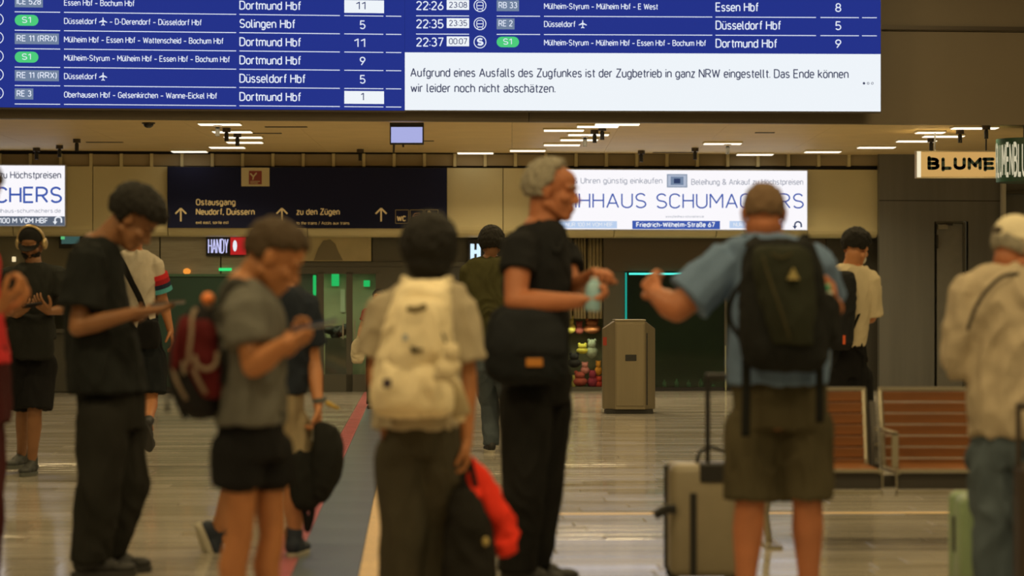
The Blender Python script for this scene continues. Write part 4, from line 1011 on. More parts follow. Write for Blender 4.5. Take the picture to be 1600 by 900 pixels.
def figure(label, D, s=1.0, head=None, hyaw=0, hpitch=0, hroll=0, neck=None, sk=SK_MED, torso=None, hd0=None, arms=(), legs=(), hair=None, hairm=None, shirt=None,
           sleeve=(.55, .075, .072), pants=None, pantr=None, cut=None, waist=None, sheath=None, collar=.066, shoes=None, yoke=.06, seed=1.0, eyes=False, nr=.054, hs=None, female=False, fold=.010):
    """head/neck px points; torso rings py,xl,xr,hd; arms/legs lists of joints (px,py,dd)"""
    pt = lambda q: P(q[0], q[1], D+(q[2] if len(q) > 2 else 0))
    base = P(waist[0][1]*.5+waist[0][2]*.5, HOR, D); base.z = 0
    root = empty('person', base, label=label, cat='person')
    hs = hs or s
    hc, R, nk = pt(head), headR(hyaw, hpitch, hroll), pt(neck)
    parts = []
    parts.append(remesh(head_mb(hc, R, hs, nk, nr), .0048, 2))
    tr = MB()
    tr.ering(crings(torso, D, sub=3, scale=.74), 20)
    tr.ering(crings(waist, D, sub=2, scale=.72), 20)
    tr.cap(nk, (nr+.004)*s, pt((torso[1][1]*.5+torso[1][2]*.5, torso[1][0])), .08*s)
    hm = []
    for a in arms:
        sh, el, wr = pt(a['sh']), pt(a['el']), pt(a['wr'])
        r = a.get('r', 1.0)
        tr.cap(lerp(nk, sh, .40)-Vector((0, 0, .045*s)), .036*s, sh-Vector((0, 0, .01)), .044*s)
        tr.chain([sh, lerp(sh, el, .5), el], [.050*s*r, .046*s*r, .039*s*r], 14)
        tr.chain([el, lerp(el, wr, .3), lerp(el, wr, .75), wr], [.039*s*r, .042*s*r, .031*s*r, .026*s*r], 14)
        tip = pt(a['tip']); d = (tip-wr).normalized()
        h = MB(); h.chain([lerp(el, wr, .8), wr, wr+d*.02*s], [.030*s*r, .026*s*r, .023*s*r], 14)
        hand(h, wr, d, Vector(a['n']).normalized(), a.get('thumb', 1), a.get('curl', 18), s*a.get('hs', 1.0), tcurl=a.get('tcurl', .5))
        parts.append(remesh(h, .0036, 1))
    ank = []
    for l in legs:
        hp, kn = pt(l['hip']), pt(l['kn']); an = l['an']
        if an[1] is None:
            dd = an[2] if len(an) > 2 else 0; z = .09*s; k = FPX/(D+dd); A_ = P(an[0], HOR-(z-CAMZ)*k, D+dd)
        else: A_ = pt(an)
        ank.append(A_); l['A'] = A_
        r = l.get('r', 1.0)
        bk = Vector(l.get('back', (0, .012, 0)))
        tr.chain([hp, lerp(hp, kn, .5), kn], [.070*s*r, .066*s*r, .052*s*r], 16)
        tr.chain([kn, lerp(kn, A_, .28)+bk, lerp(kn, A_, .7)+bk*.3, A_], [.052*s*r, .055*s*r, .040*s*r, .034*s*r], 16)
        f = l.get('f', fwd(0)); tr.cap(A_, .034*s, A_+Vector((f.x, f.y, 0))*.06-Vector((0, 0, .045*s)), .026*s)
    parts.append(remesh(tr, .0085, 2))
    co, fs = combine(parts)
    link_mesh('body', bpy.data.meshes.new('body'), co, fs, sk, root, True)
    if hair: organic('hair', hair_mb(hc, R, hs, **hair), .006, hairm, root, smooth=1, disp=lambda p: .006*noise.noise(Vector((p.x*75, p.y*75, p.z*35)))+.004*noise.noise(p*28))
    if eyes:
        for x in (-1, 1):
            c = hc+R@(Vector((x*.031, .0815, .004))*hs)
            if eyes != 'lids':
             e = MB().ell(c, (.0105*hs,)*3, nu=12, nv=8).build('eye', EYEW, root, smooth=True)
             MB().ell(c+R@Vector((0, .0065*hs, 0)), (.0055*hs,)*3, nu=10, nv=6).build('iris', EYED, e, smooth=True)
            b0, b1 = hc+R@(Vector((x*.015, .098, .022))*hs), hc+R@(Vector((x*.048, .084, .024))*hs)
            MB().cap(b0, .0035*hs, b1, .003*hs, 8).build('eyebrow', hairm, root, smooth=True)
    # shirt
    sb = MB(); sb.ering(crings(torso, D, sub=5), 36)
    top = pt((torso[0][1]*.5+torso[0][2]*.5, torso[0][0], torso[0][4] if len(torso[0]) > 4 else 0))
    for a in arms:
        sh, el, wr = pt(a['sh']), pt(a['el']), pt(a['wr'])
        fr, r0, r1 = a.get('sleeve', sleeve)
        sb.cap(lerp(nk, sh, .42)-Vector((0, 0, .035*s)), yoke*s, sh-Vector((0, 0, .01)), r0*s*.97)
        if fr <= 1: e_ = lerp(sh, el, fr); sb.tube([lerp(sh, el, -.05), lerp(sh, el, fr*.5), e_], [r0*s, (r0+r1)/2*s, r1*s], 20)
        else:
            e_ = lerp(el, wr, fr-1); sb.tube([sh, lerp(sh, el, .5), el], [r0*s, (r0+r1)/2*s, r1*s], 20); sb.cap(lerp(sh, el, .9), r1*s, el, r1*s, 16); sb.tube([el, e_], [r1*s, r1*.85*s], 20)
    so = organic('shirt', sb, .0085, shirt, root, smooth=3, disp=folds(fold, (8, 8, 5), seed))
    # trousers or shorts
    pb_ = MB(); pb_.ering(crings(waist, D, sub=3), 28)
    for l in legs:
        hp, kn, A_ = pt(l['hip']), pt(l['kn']), l['A']
        r = l.get('pr', pantr)
        if cut is None:
            e_ = lerp(kn, A_, .97); pb_.chain([hp, lerp(hp, kn, .5), kn], [r[0]*s, (r[0]+r[1])/2*s, r[1]*s], 20); pb_.chain([kn, lerp(kn, A_, .5)], [r[1]*s, (r[1]+r[2])/2*s], 20); pb_.tube([lerp(kn, A_, .48), e_, e_-Vector((0, 0, .03))], [(r[1]+r[2])/2*s, r[2]*s, r[2]*s], 20)
        elif cut <= 1: e_ = lerp(hp, kn, cut); pb_.cap(hp, r[0]*s, lerp(hp, kn, cut*.5), (r[0]+r[1])/2*s, 20); pb_.tube([lerp(hp, kn, cut*.4), e_], [(r[0]+r[1])/2*s, r[1]*s], 24)
        else: e_ = lerp(kn, A_, cut-1); pb_.cap(hp, r[0]*s, kn, r[1]*s, 20); pb_.tube([kn, e_], [r[1]*s, r[1]*1.02*s], 24)
    organic('trousers' if cut is None else 'shorts', pb_, .009, pants, root, smooth=3, disp=folds(fold, (9, 9, 3.5), seed+5))
    if shoes:
        for l in legs: shoe(root, l['A'], l.get('f', fwd(0)), shoes[0], shoes[1], s*l.get('ss', 1.05), l.get('pitch', 0))
    return root, hc, R, pt

def strap(root, pts, w, m, D, name='strap', flat=.18, hint=(0, 1, 0)):
    pp = [P(x, y, D+d) for x, y, d in pts]
    q = []
    n = len(pp)
    for i in range(n-1):
        a, b, c, d_ = pp[max(i-1, 0)], pp[i], pp[i+1], pp[min(i+2, n-1)]
        for k in range(5): t = k/5; q.append(.5*((2*b)+(c-a)*t+(2*a-5*b+4*c-d_)*t*t+(3*b-a-3*c+d_)*t**3))
    q.append(pp[-1])
    return MB().tube(q, w/2, 12, hint, flat).build(name, m, root, smooth=True)

def bagform(name, specs, D, m, parent=None, sq=3.0, vox=.009, amp=.010, seed=0, extra=None, **kw):
    mb = MB(); mb.ering(crings(specs, D, sub=5), 32, sq)
    if extra: extra(mb)
    return organic(name, mb, vox, m, parent, smooth=3, disp=folds(amp, (9, 9, 7), seed), **kw)

def phone(label, c, d, n, col=(.02, .02, .025), screen=None):
    """c centre, d long axis, n screen normal"""
    d = d.normalized(); n = (n-d*n.dot(d)).normalized(); t = d.cross(n)
    M = Matrix.Translation(c) @ Matrix((( *t,),(*d,),(*n,))).transposed().to_4x4()
    r = empty('phone', c, label=label, cat='phone')
    MB().box((-.036, -.075, -.0045), (.036, .075, .0045), M).build('phone_case', mat('phone_case', col, .3), r, bevel=.004)
    MB().box((-.033, -.071, .0046), (.033, .071, .0056), M).build('phone_screen', screen or mat('phone_glass', (.02, .02, .025), .08), r)
    return r
# ================================================================ PEOPLE
C_black = cloth('black_cotton', (.016, .017, .017)); C_blackb = cloth('black_fabric', (.012, .012, .013)); C_dkgrey = cloth('charcoal_fabric', (.062, .056, .040))
M_shoeb = mat('shoe_black', (.015, .015, .016), .6); M_soleb = mat('sole_dark', (.03, .03, .03), .7); M_solew = mat('sole_pale', (.45, .42, .34), .6); M_navyshoe = mat('shoe_navy', (.018, .028, .05), .7)
# --- 1 person at the left edge, red top
D1 = 9.4
person1, *_ = figure('person in red top and maroon trousers cut by the left picture edge, fist raised', D1, 1.0, head=(-42, 300), hyaw=90, hpitch=25, neck=(-58, 362), sk=SK_MED,
    torso=[(372, -90, -28, .09), (400, -104, -6, .2), (450, -106, -2, .22), (510, -100, 4, .2), (568, -98, 16, .2)], waist=[(540, -92, 10, .17), (600, -94, 15, .19), (660, -90, 15, .18)],
    arms=[dict(sh=(-66, 400, -.2), el=(-52, 505, -.25), wr=(2, 476, -.25), tip=(28, 456, -.25), n=(0, .2, 1), thumb=1, curl=62), dict(sh=(-50, 400, .2), el=(-40, 500, .2), wr=(0, 490, .1), tip=(20, 480, .1), n=(0, 0, 1), thumb=-1, curl=40)],
    legs=[dict(hip=(-45, 640, -.08), kn=(-35, 780, -.08), an=(-42, None, -.1), f=fwd(90)), dict(hip=(-35, 640, .1), kn=(-25, 780, .1), an=(-30, None, .1), f=fwd(80))],
    hair=dict(keep=k_short()), hairm=H_BROWN, shirt=cloth('red_top', (.48, .03, .035)), pants=cloth('maroon_trousers', (.055, .012, .014)), pantr=(.105, .085, .065), shoes=(M_shoeb, M_soleb), seed=1)

# --- 2 capped man with headphones
D2 = 17.4
man2, hc, R, pt = figure('bearded man in black tee, black shorts, cap and gold headphones, head bowed over phone', D2, 1.0, head=(49, 380), hyaw=182, hpitch=28, neck=(52, 411), sk=SK_OLIVE,
    torso=[(411, 34, 70, .07), (422, 14, 92, .11), (450, 14, 92, .13), (490, 20, 85, .12), (530, 20, 88, .12)], waist=[(515, 22, 82, .11), (545, 22, 84, .12), (575, 24, 84, .11)],
    arms=[dict(sh=(14, 430, 0), el=(5, 482, -.05), wr=(26, 492, -.28), tip=(38, 480, -.33), n=(.3, .4, 1), thumb=1, curl=35), dict(sh=(90, 430, 0), el=(104, 482, -.05), wr=(76, 487, -.28), tip=(64, 477, -.34), n=(-.3, .3, 1), thumb=-1, curl=30)],
    legs=[dict(hip=(36, 570, .0), kn=(36, 640, .1), an=(34, 712, .3), f=fwd(200), pitch=0), dict(hip=(62, 570, .0), kn=(54, 645, -.05), an=(50, None, 0), f=fwd(190))],
    hair=dict(keep=lambda d: d.z < .2 and d.y < .1 and d.z > -.5, thick=.003, cr=.012), hairm=H_BLACK, shirt=cloth('black_tee2', (.026, .028, .026)), pants=C_blackb, pantr=(.125, .125, .1), cut=.92, shoes=(mat('clog_dark', (.04, .045, .045), .6), mat('clog_sole', (.10, .11, .10), .6)), seed=2, sleeve=(.62, .078, .082))
g = lambda x, y, z: hc+R@Vector((x, y, z))
mb = MB()
for i in range(110):
    z = 1-2*(i+.5)/110; ph = i*2.39996; r = math.sqrt(1-z*z); d = Vector((r*math.cos(ph), r*math.sin(ph), z))
    if d.y > .0 and d.z < -.0: mb.ell(g(d.x*.062, .026+d.y*.062, -.045+d.z*.075), (.015,)*3, nu=8, nv=6)
organic('beard', mb, .006, H_BLACK, man2)
mb = MB(); mb.ell(g(0, -.012, .052), (.083, .101, .080), R, 24, 14); mb.tube([g(0, -.012, .03), g(0, -.012, .045)], [.088, .088], 24)
capm = cloth('black_cap', (.018, .018, .018))
cp = organic('cap', mb, .006, capm, man2)
mb = MB(); br = [g(.078*math.cos(a), .06+.115*math.sin(a)*.9, .030-.012*math.sin(a)) for a in [math.pi*i/14 for i in range(15)]]
o = mb.add(br, [tuple(range(15))]).build('brim', capm, cp); q = o.modifiers.new('s', 'SOLIDIFY'); q.thickness = .006
M_gold2 = mat('champagne_gold', (.55, .42, .22), .35, metal=.6)
hp_ = [g(.098*math.sin(a), -.005, .012+.125*math.cos(a)) for a in [math.radians(x) for x in range(-96, 97, 12)]]
hpo = MB().tube(hp_, .009, 10, tuple(R@Vector((0, 1, 0))), 1.5).build('headphones', M_gold2, man2, smooth=True, label='champagne gold over-ear headphones')
for x in (-1, 1):
    MB().ell(g(x*.095, -.005, -.004), (.022, .038, .045), R).build('ear_cushion', M_gold2, hpo, smooth=True)
ph2 = phone('dark phone held low by the man with headphones', P(50, 477, D2-.36), Vector((1, 0, .15)), Vector((0, .3, 1)))
bg2 = bagform('crossbody_bag', [(492, 22, 74, .05), (500, 14, 82, .07), (530, 14, 84, .075), (556, 18, 82, .06), (562, 30, 74, .04)], D2-.19, cloth('black_bag2', (.018, .019, .018)), label='black bag carried in front of the man with headphones', cat='bag', seed=3)
strap(bg2, [(18, 500, .0), (24, 470, .02), (32, 440, .05), (42, 416, .12)], .03, C_blackb, D2-.19)

# --- 3 tall man, black tee, bowed head
D3 = 10.85
C3 = cloth('black_tee3', (.015, .017, .017)); T3 = cloth('black_trousers', (.020, .020, .018))
man3, hc, R, pt = figure('tall dark-haired man in loose black tee and black trousers looking down at a phone', D3, 1.03, head=(208, 344), hyaw=88, hpitch=42, neck=(152, 386), sk=SK_OLIVE, hs=1.06,
    torso=[(372, 128, 172, .08), (390, 112, 186, .15), (430, 104, 194, .22), (490, 103, 203, .24), (550, 105, 218, .24), (612, 107, 230, .24)], waist=[(590, 118, 222, .15), (630, 120, 226, .16), (670, 124, 226, .15)],
    arms=[dict(sh=(140, 405, -.2), el=(121, 512, -.26), wr=(208, 489, -.30), tip=(262, 484, -.25), n=(0, .25, 1), thumb=-1, curl=9), dict(sh=(160, 405, .2), el=(150, 505, .2), wr=(215, 495, 0), tip=(255, 482, -.08), n=(0, -.2, 1), thumb=1, curl=25)],
    legs=[dict(hip=(160, 650, -.09), kn=(157, 755, -.12), an=(140, None, -.08), f=fwd(75)), dict(hip=(188, 650, .09), kn=(199, 755, .08), an=(165, None, .15), f=fwd(85))],
    hair=dict(keep=k_short(.38, -.55, -.05), thick=.024, cr=.020, lift=lambda d: .35+.75*min(1, max(0, d.z+.4)*1.3)+.3*max(0, d.y)), hairm=H_BLACK, shirt=C3, sleeve=(.72, .088, .100), pants=T3, pantr=(.115, .098, .088), shoes=(M_shoeb, M_soleb), seed=3, eyes='lids', fold=.013)
phone('phone lying in the hands of the tall man in black tee', P(262, 474, D3-.25), Vector((1, .1, .10)), Vector((0, .1, 1)), (.10, .08, .07))

# --- 4 white tee, striped sleeve, walking away
D4 = 18.4
C4 = cloth('white_tee', (.50, .45, .37))
man4, hc, R, pt = figure('person walking away in a pale tee with red, navy and turquoise sleeve stripes', D4, 1.0, head=(212, 362), hyaw=15, hpitch=8, neck=(211, 394), sk=SK_MED,
    torso=[(391, 196, 228, .07), (400, 180, 243, .11), (430, 177, 246, .14), (470, 180, 242, .13), (512, 180, 243, .13)], waist=[(498, 184, 246, .12), (530, 182, 252, .13), (560, 182, 256, .12)],
    arms=[dict(sh=(180, 412, 0), el=(172, 462, .05), wr=(176, 505, -.1), tip=(178, 525, -.1), n=(1, 0, 0), thumb=1, curl=25), dict(sh=(240, 412, 0), el=(254, 466, .08), wr=(266, 516, .02), tip=(270, 536, .0), n=(-1, 0, 0), thumb=-1, curl=25)],
    legs=[dict(hip=(198, 560, 0), kn=(200, 640, 0), an=(205, None, 0), f=fwd(10)), dict(hip=(236, 560, 0), kn=(236, 622, -.05), an=(231, 662, -.35), f=fwd(10), pitch=-55)],
    hair=dict(keep=k_short()), hairm=H_BROWN, shirt=C4, sleeve=(.74, .072, .078), pants=cloth('dark_shorts', (.014, .017, .020)), pantr=(.12, .115, .1), cut=.88, shoes=(M_shoeb, M_soleb), seed=4)
sh_, el_ = P(240, 412, D4), P(254, 466, D4+.08)
for i, (c, nm) in enumerate([((.52, .03, .035), 'bright red stripe'), ((.30, .02, .03), 'dark red stripe'), ((.02, .03, .06), 'navy stripe'), ((.08, .34, .40), 'turquoise stripe')]):
    t0, t1 = .30+.125*i, .30+.125*(i+1); r = .0885
    MB().tube([lerp(sh_, el_, t0), lerp(sh_, el_, t1)], [r-.002+.0012*i, r+.0012*i], 28).build('sleeve_stripe', cloth('stripe', c), man4, smooth=False, label=nm+' on the sleeve')
bg4 = bagform('sling_bag', [(500, 224, 240, .03), (505, 216, 248, .05), (535, 214, 250, .05), (545, 220, 246, .03)], D4-.16, C_blackb, label='small black sling bag at the hip of the person in the striped-sleeve tee', cat='bag', seed=5, amp=.004)
strap(bg4, [(182, 396, .03), (192, 412, -.0), (205, 440, -.01), (219, 468, -.01), (230, 502, 0)], .045, C_blackb, D4-.165)

# --- 5 grey tee man
D5 = 8.1
G5 = cloth('grey_tee', (.115, .112, .100), .12)
man5, hc, R, pt = figure('man in grey tee and black sports shorts reading a phone, carrying a maroon backpack', D5, .93, head=(427, 404), hyaw=88, hpitch=30, neck=(386, 445), sk=SK_MED, hs=.98,
    torso=[(436, 356, 402, .08), (452, 346, 424, .14), (490, 338, 443, .19), (545, 338, 447, .19), (600, 342, 446, .18), (662, 337, 448, .18)], waist=[(640, 344, 446, .14), (680, 341, 447, .15), (716, 345, 447, .15)],
    arms=[dict(sh=(384, 478, -.17), el=(396, 572, -.22), wr=(448, 536, -.28), tip=(490, 512, -.2), n=(-.1, .5, 1), thumb=-1, curl=55, hs=.9, r=1.1), dict(sh=(395, 470, .17), el=(410, 560, .2), wr=(452, 545, -.05), tip=(492, 520, -.15), n=(0, -.2, 1), thumb=1, curl=50, hs=.9)],
    legs=[dict(hip=(373, 705, -.06), kn=(374, 838, -.05), an=(370, None, -.05), f=fwd(80), back=(-.02, 0, 0), r=.97), dict(hip=(416, 705, .06), kn=(425, 838, .05), an=(425, None, .05), f=fwd(85), back=(-.02, 0, 0), r=.93)],
    hair=dict(keep=k_short(.48, -.55, -.05), thick=.012, cr=.013, lift=lambda d: .1+.9*min(1, max(0, d.z)*1.6)+2.0*max(0, d.y)*max(0, d.z)), hairm=H_BROWN, shirt=G5, sleeve=(.66, .080, .088), pants=C_blackb, pantr=(.100, .098, .1), cut=.40, shoes=(M_shoeb, M_solew), seed=5, eyes='lids')
phone('phone with bluish case held by the man in grey tee', P(492, 509, D5-.22), Vector((1, .2, .22)), Vector((-.2, .1, 1)), (.03, .05, .12))
D5b = D5+.0
M_mar = cloth('maroon_nylon', (.085, .010, .012)); M_trim = cloth('pale_trim', (.20, .15, .11))
bp5 = bagform('backpack', [(476, 318, 338, .04), (486, 298, 346, .09), (520, 276, 350, .13), (570, 264, 350, .15), (620, 272, 350, .14), (645, 292, 344, .10), (652, 305, 330, .05)], D5+.02, cloth('black_nylon5', (.016, .015, .016)), label='maroon and black hiking backpack worn by the man in grey tee', cat='backpack', seed=7)
bagform('front_panel', [(500, 292, 326, .03), (515, 286, 338, .06), (560, 288, 345, .07), (590, 300, 350, .06), (622, 318, 346, .03)], D5-.10, M_mar, bp5, seed=8, amp=.006, label='maroon front panel')
bagform('side_pocket', [(495, 283, 300, .02), (520, 276, 296, .05), (560, 268, 290, .05), (585, 270, 286, .03)], D5-.09, M_mar, bp5, seed=9, amp=.006, label='maroon side panel')
for pts in ([(306, 482, -.13), (300, 496, -.17), (299, 520, -.19), (296, 548, -.195), (294, 570, -.19)], [(304, 555, -.195), (308, 570, -.2), (322, 577, -.2), (336, 570, -.19), (340, 550, -.18)], [(302, 575, -.18), (310, 595, -.18), (322, 615, -.16)], [(270, 576, -.12), (278, 600, -.13), (292, 625, -.12)], [(286, 565, -.16), (288, 585, -.165)]):
    strap(bp5, pts, .014, M_trim, D5, 'trim_tape', .3)
MB().ell(P(325, 467, D5-.05), (.022, .022, .022)).build('pendant_ball', mat('orange_plastic', (.75, .20, .04), .4), bp5, smooth=True, label='orange ball pendant')
MB().ell(P(326, 478, D5-.05), (.015, .015, .018)).build('pendant_ball', M_trim, bp5, smooth=True)
strap(bp5, [(346, 500, -.12), (350, 470, -.13), (362, 446, -.14), (380, 448, -.16), (392, 470, -.185), (396, 500, -.2)], .045, cloth('grey_strap', (.06, .06, .055)), D5, 'shoulder_strap')
strap(bp5, [(345, 600, -.14), (352, 575, -.18), (350, 545, -.19)], .02, C_blackb, D5, 'strap')
for x0, y0, x1, y1 in [(261, 620, 262, 645), (280, 640, 290, 655)]:
    MB().tube([P(276, 612, D5-.05), P(x0, y0, D5-.05), P(x1, y1, D5-.05)], [.004, .004, .009], 8).build('loose_strap', C_blackb, bp5)

# --- 6 navy tee person behind
D6 = 11.7
N6 = cloth('navy_tee', (.020, .026, .038))
man6, hc, R, pt = figure('person in dark navy tee and beige shorts striding behind the man in grey tee', D6, .97, head=(428, 412), hyaw=65, hpitch=20, neck=(432, 446), sk=SK_LIGHT,
    torso=[(442, 416, 452, .08), (455, 400, 476, .14), (490, 396, 486, .16), (550, 400, 484, .15), (616, 402, 480, .15)], waist=[(600, 408, 474, .13), (640, 404, 474, .14), (680, 402, 472, .13)],
    arms=[dict(sh=(474, 476, .0), el=(489, 566, .03), wr=(497, 628, -.05), tip=(497, 668, -.05), n=(-1, -.3, 0), thumb=-1, curl=48), dict(sh=(408, 470, .0), el=(400, 550, .1), wr=(420, 600, .1), tip=(428, 630, .1), n=(1, 0, 0), thumb=1, curl=25)],
    legs=[dict(hip=(420, 665, 0), kn=(368, 752, .1), an=(338, 832, .2), f=fwd(60), pitch=-70, back=(0, 0, 0), ss=1.1), dict(hip=(456, 670, .0), kn=(462, 770, -.05), an=(460, None, 0), f=fwd(8), ss=1.15)],
    hair=dict(keep=k_short()), hairm=H_GREY, shirt=N6, sleeve=(.72, .078, .084), pants=cloth('beige_shorts', (.30, .24, .15)), pantr=(.105, .095, .1), cut=.70, shoes=(M_navyshoe, M_solew), seed=6)
MB().tube([P(499, 622, D6-.05), P(500, 629, D6-.05)], [.034, .033], 18).build('watch', mat('grey_watch', (.10, .11, .11), .4), man6, label='grey wrist watch')
bg6 = bagform('holdall', [(658, 498, 514, .03), (668, 490, 526, .06), (700, 486, 536, .09), (740, 488, 533, .10), (770, 490, 520, .08), (784, 494, 508, .04)], D6-.08, cloth('black_nylon6', (.017, .018, .017)), label='black soft holdall carried by the person in navy tee', cat='bag', seed=11,
    extra=lambda mb: mb.ering(crings([(700, 458, 478, .04), (712, 452, 492, .08), (750, 452, 498, .10), (785, 458, 498, .09), (797, 464, 486, .05)], D6-.05, sub=5), 28, 3))
for a, b in ((492, 506), (500, 514)): strap(bg6, [(a-4, 690, -.02), (a+1, 668, -.0), (a+4, 664, 0), (b+2, 670, -.0), (b+8, 690, -.02)], .02, cloth('grey_handle', (.16, .15, .12)), D6-.1, 'handle')
strap(bg6, [(474, 790, 0), (478, 812, 0), (480, 828, 0), (486, 810, 0), (490, 780, 0)], .03, C_blackb, D6-.1, 'loose_strap')
MB().cap(P(512, 630, D6-.1), .012, P(528, 638, D6-.1), .008).build('glove', mat('mustard', (.45, .30, .05), .7), smooth=True, label='small mustard yellow item dangling beside the grey watch', cat='glove')

# --- 7 white backpack, seen from behind
D7 = 8.8
TB = cloth('sand_tee', (.42, .36, .26), .10)
man7, hc, R, pt = figure('black-haired person seen from behind in a sand tee and charcoal trousers with cream backpack', D7, .90, head=(671, 392), hyaw=-4, hpitch=2, neck=(668, 438), sk=SK_MED, hs=.93,
    torso=[(436, 640, 698, .08), (450, 612, 726, .12), (490, 596, 728, .14), (550, 598, 722, .14), (610, 590, 722, .14), (670, 578, 722, .14)], waist=[(630, 604, 716, .12), (670, 598, 722, .13), (710, 598, 720, .13)],
    arms=[dict(sh=(604, 478, 0), el=(588, 575, .05), wr=(596, 650, -.02), tip=(602, 690, 0), n=(1, 0, 0), thumb=1, curl=25), dict(sh=(716, 478, 0), el=(730, 585, .02), wr=(729, 686, -.03), tip=(731, 730, -.03), n=(-1, 0, 0), thumb=-1, curl=50)],
    legs=[dict(hip=(630, 715, 0), kn=(630, 820, 0), an=(624, None, 0), f=fwd(0)), dict(hip=(688, 715, 0), kn=(684, 820, .1), an=(674, None, .05), f=fwd(5))],
    hair=dict(keep=lambda d: (d.z > .42 if d.y > .4 else d.z > -.10 if d.y > 0 else d.z > -1.1), thick=.020, cr=.024, n=700), hairm=H_BLACK, shirt=TB, sleeve=(.78, .078, .092), pants=C_dkgrey, pantr=(.118, .095, .085), shoes=(M_shoeb, M_solew), seed=7)
mb = MB(); mb.ell(hc+Vector((0, -.035, -.045)), (.085, .085, .070)); organic('hair', mb, .007, H_BLACK, man7, disp=lambda p: .004*noise.noise(p*40))
CR = cloth('cream_canvas', (.80, .69, .47), .12); CRd = cloth('cream_dark', (.42, .35, .22))  # main cream canvas, and a darker cream for the loose cloth
bp7 = bagform('backpack', [(440, 640, 690, .04), (452, 622, 700, .08), (500, 606, 703, .13), (560, 590, 704, .15), (610, 582, 706, .15), (640, 584, 704, .12), (650, 600, 690, .06)], D7-.22, CR, label='cream canvas backpack with a plush charm on the back of the black-haired person', cat='backpack', seed=13, amp=.014)
bagform('front_pocket', [(560, 606, 668, .03), (575, 596, 682, .06), (610, 588, 690, .075), (640, 594, 688, .05)], D7-.33, CR, bp7, seed=14, amp=.010)
bagform('flap', [(468, 636, 684, .02), (480, 622, 692, .04), (520, 616, 692, .05), (560, 604, 684, .05), (592, 614, 640, .03)], D7-.345, CR, bp7, seed=15, amp=.008)
strap(bp7, [(636, 482, -.40), (650, 484, -.41), (666, 478, -.40)], .02, cloth('olive_pull', (.12, .09, .04)), D7, 'zip_pull')
for (x0, y0, x1, y1, c, lb) in [(629, 523, 637, 532, (.25, .30, .36), 'small blue-grey square patch'), (598, 592, 611, 606, (.04, .025, .04), 'dark square patch')]:
    w0, w1 = P(x0, y1, D7-.435), P(x1, y0, D7-.435); MB().box((w0.x, w0.y-.005, w0.z), (w1.x, w0.y+.02, w1.z)).build('patch', mat('patch', c, .8), bp7, bevel=.002, label=lb)
mb = MB(); c = P(650, 546, D7-.415); mb.add([c+Vector(v) for v in [(-.02, 0, .012), (.03, 0, 0), (-.015, 0, -.014), (-.02, .03, .012), (.03, .03, 0), (-.015, .03, -.014)]], [(0,2,1),(3,4,5),(0,1,4,3),(1,2,5,4),(2,0,3,5)]); mb.build('patch', mat('patch_dk', (.05, .04, .02), .8), bp7, label='dark triangular patch')
strap(bp7, [(700, 600, -.2), (712, 620, -.2), (722, 650, -.18)], .07, CRd, D7, 'loose_cloth')
bagform('side_pouch', [(590, 700, 712, .02), (605, 698, 722, .03), (640, 704, 728, .03), (660, 716, 726, .015)], D7-.16, CR, bp7, seed=17, amp=.006)
strap(bp7, [(640, 450, -.14), (632, 442, -.08), (626, 440, 0)], .05, CR, D7, 'shoulder_strap'); strap(bp7, [(690, 450, -.14), (700, 442, -.08), (706, 442, 0)], .05, CR, D7, 'shoulder_strap')
pl = empty('plush_charm', P(702, 595, D7-.45), label='cream plush animal charm hanging at the right side of the cream backpack', cat='plush toy')
PLU = mat('plush_cream', (.62, .52, .34), .95, bump=.5, bscale=180)
mb = MB(); mb.ell(P(705, 551, D7-.45), (.030, .028, .032)); mb.ell(P(697, 579, D7-.45), (.040, .032, .038)); mb.ell(P(713, 572, D7-.45), (.018,)*3); mb.ell(P(699, 541, D7-.45), (.011,)*3); mb.ell(P(712, 541, D7-.45), (.011,)*3); mb.ell(P(683, 588, D7-.45), (.018,)*3); mb.ell(P(709, 596, D7-.45), (.018,)*3)
organic('body', mb, .005, PLU, pl)
mb = MB(); mb.tube([P(697, 536, D7-.45), P(691, 520, D7-.45)], .004, 8); mb.build('cord', C_blackb, pl)
RED = cloth('red_plastic', (.80, .045, .025), .10)
rb = bagform('carrier_bag', [(714, 724, 736, .02), (735, 724, 758, .035), (770, 734, 783, .05), (805, 752, 802, .06), (840, 766, 811, .06), (860, 772, 806, .05), (869, 780, 794, .03)], D7+.05, RED, label='bright red carrier bag hanging from the hand of the black-haired person', cat='bag', seed=19, amp=.014, sq=2.4)
strap(rb, [(748, 778, -.06), (736, 748, -.02), (727, 716, 0), (728, 708, -.0)], .03, RED, D7, 'handle')
bb = bagform('tote_bag', [(760, 708, 730, .03), (772, 702, 746, .06), (805, 698, 762, .09), (850, 694, 772, .10), (900, 692, 774, .10), (935, 698, 766, .08)], D7-.02, cloth('black_tote', (.018, .017, .015)), label='black tote bag held together with the red carrier bag', cat='bag', seed=21)
strap(bb, [(726, 765, -.06), (724, 735, -.04), (730, 712, -.03), (738, 735, -.03), (744, 765, -.04)], .02, C_blackb, D7, 'handle')
MB().ell(P(759, 846, D7-.12), (.012, .006, .017)).build('badge', mat('brass_badge', (.40, .30, .10), .5), bb, smooth=True)

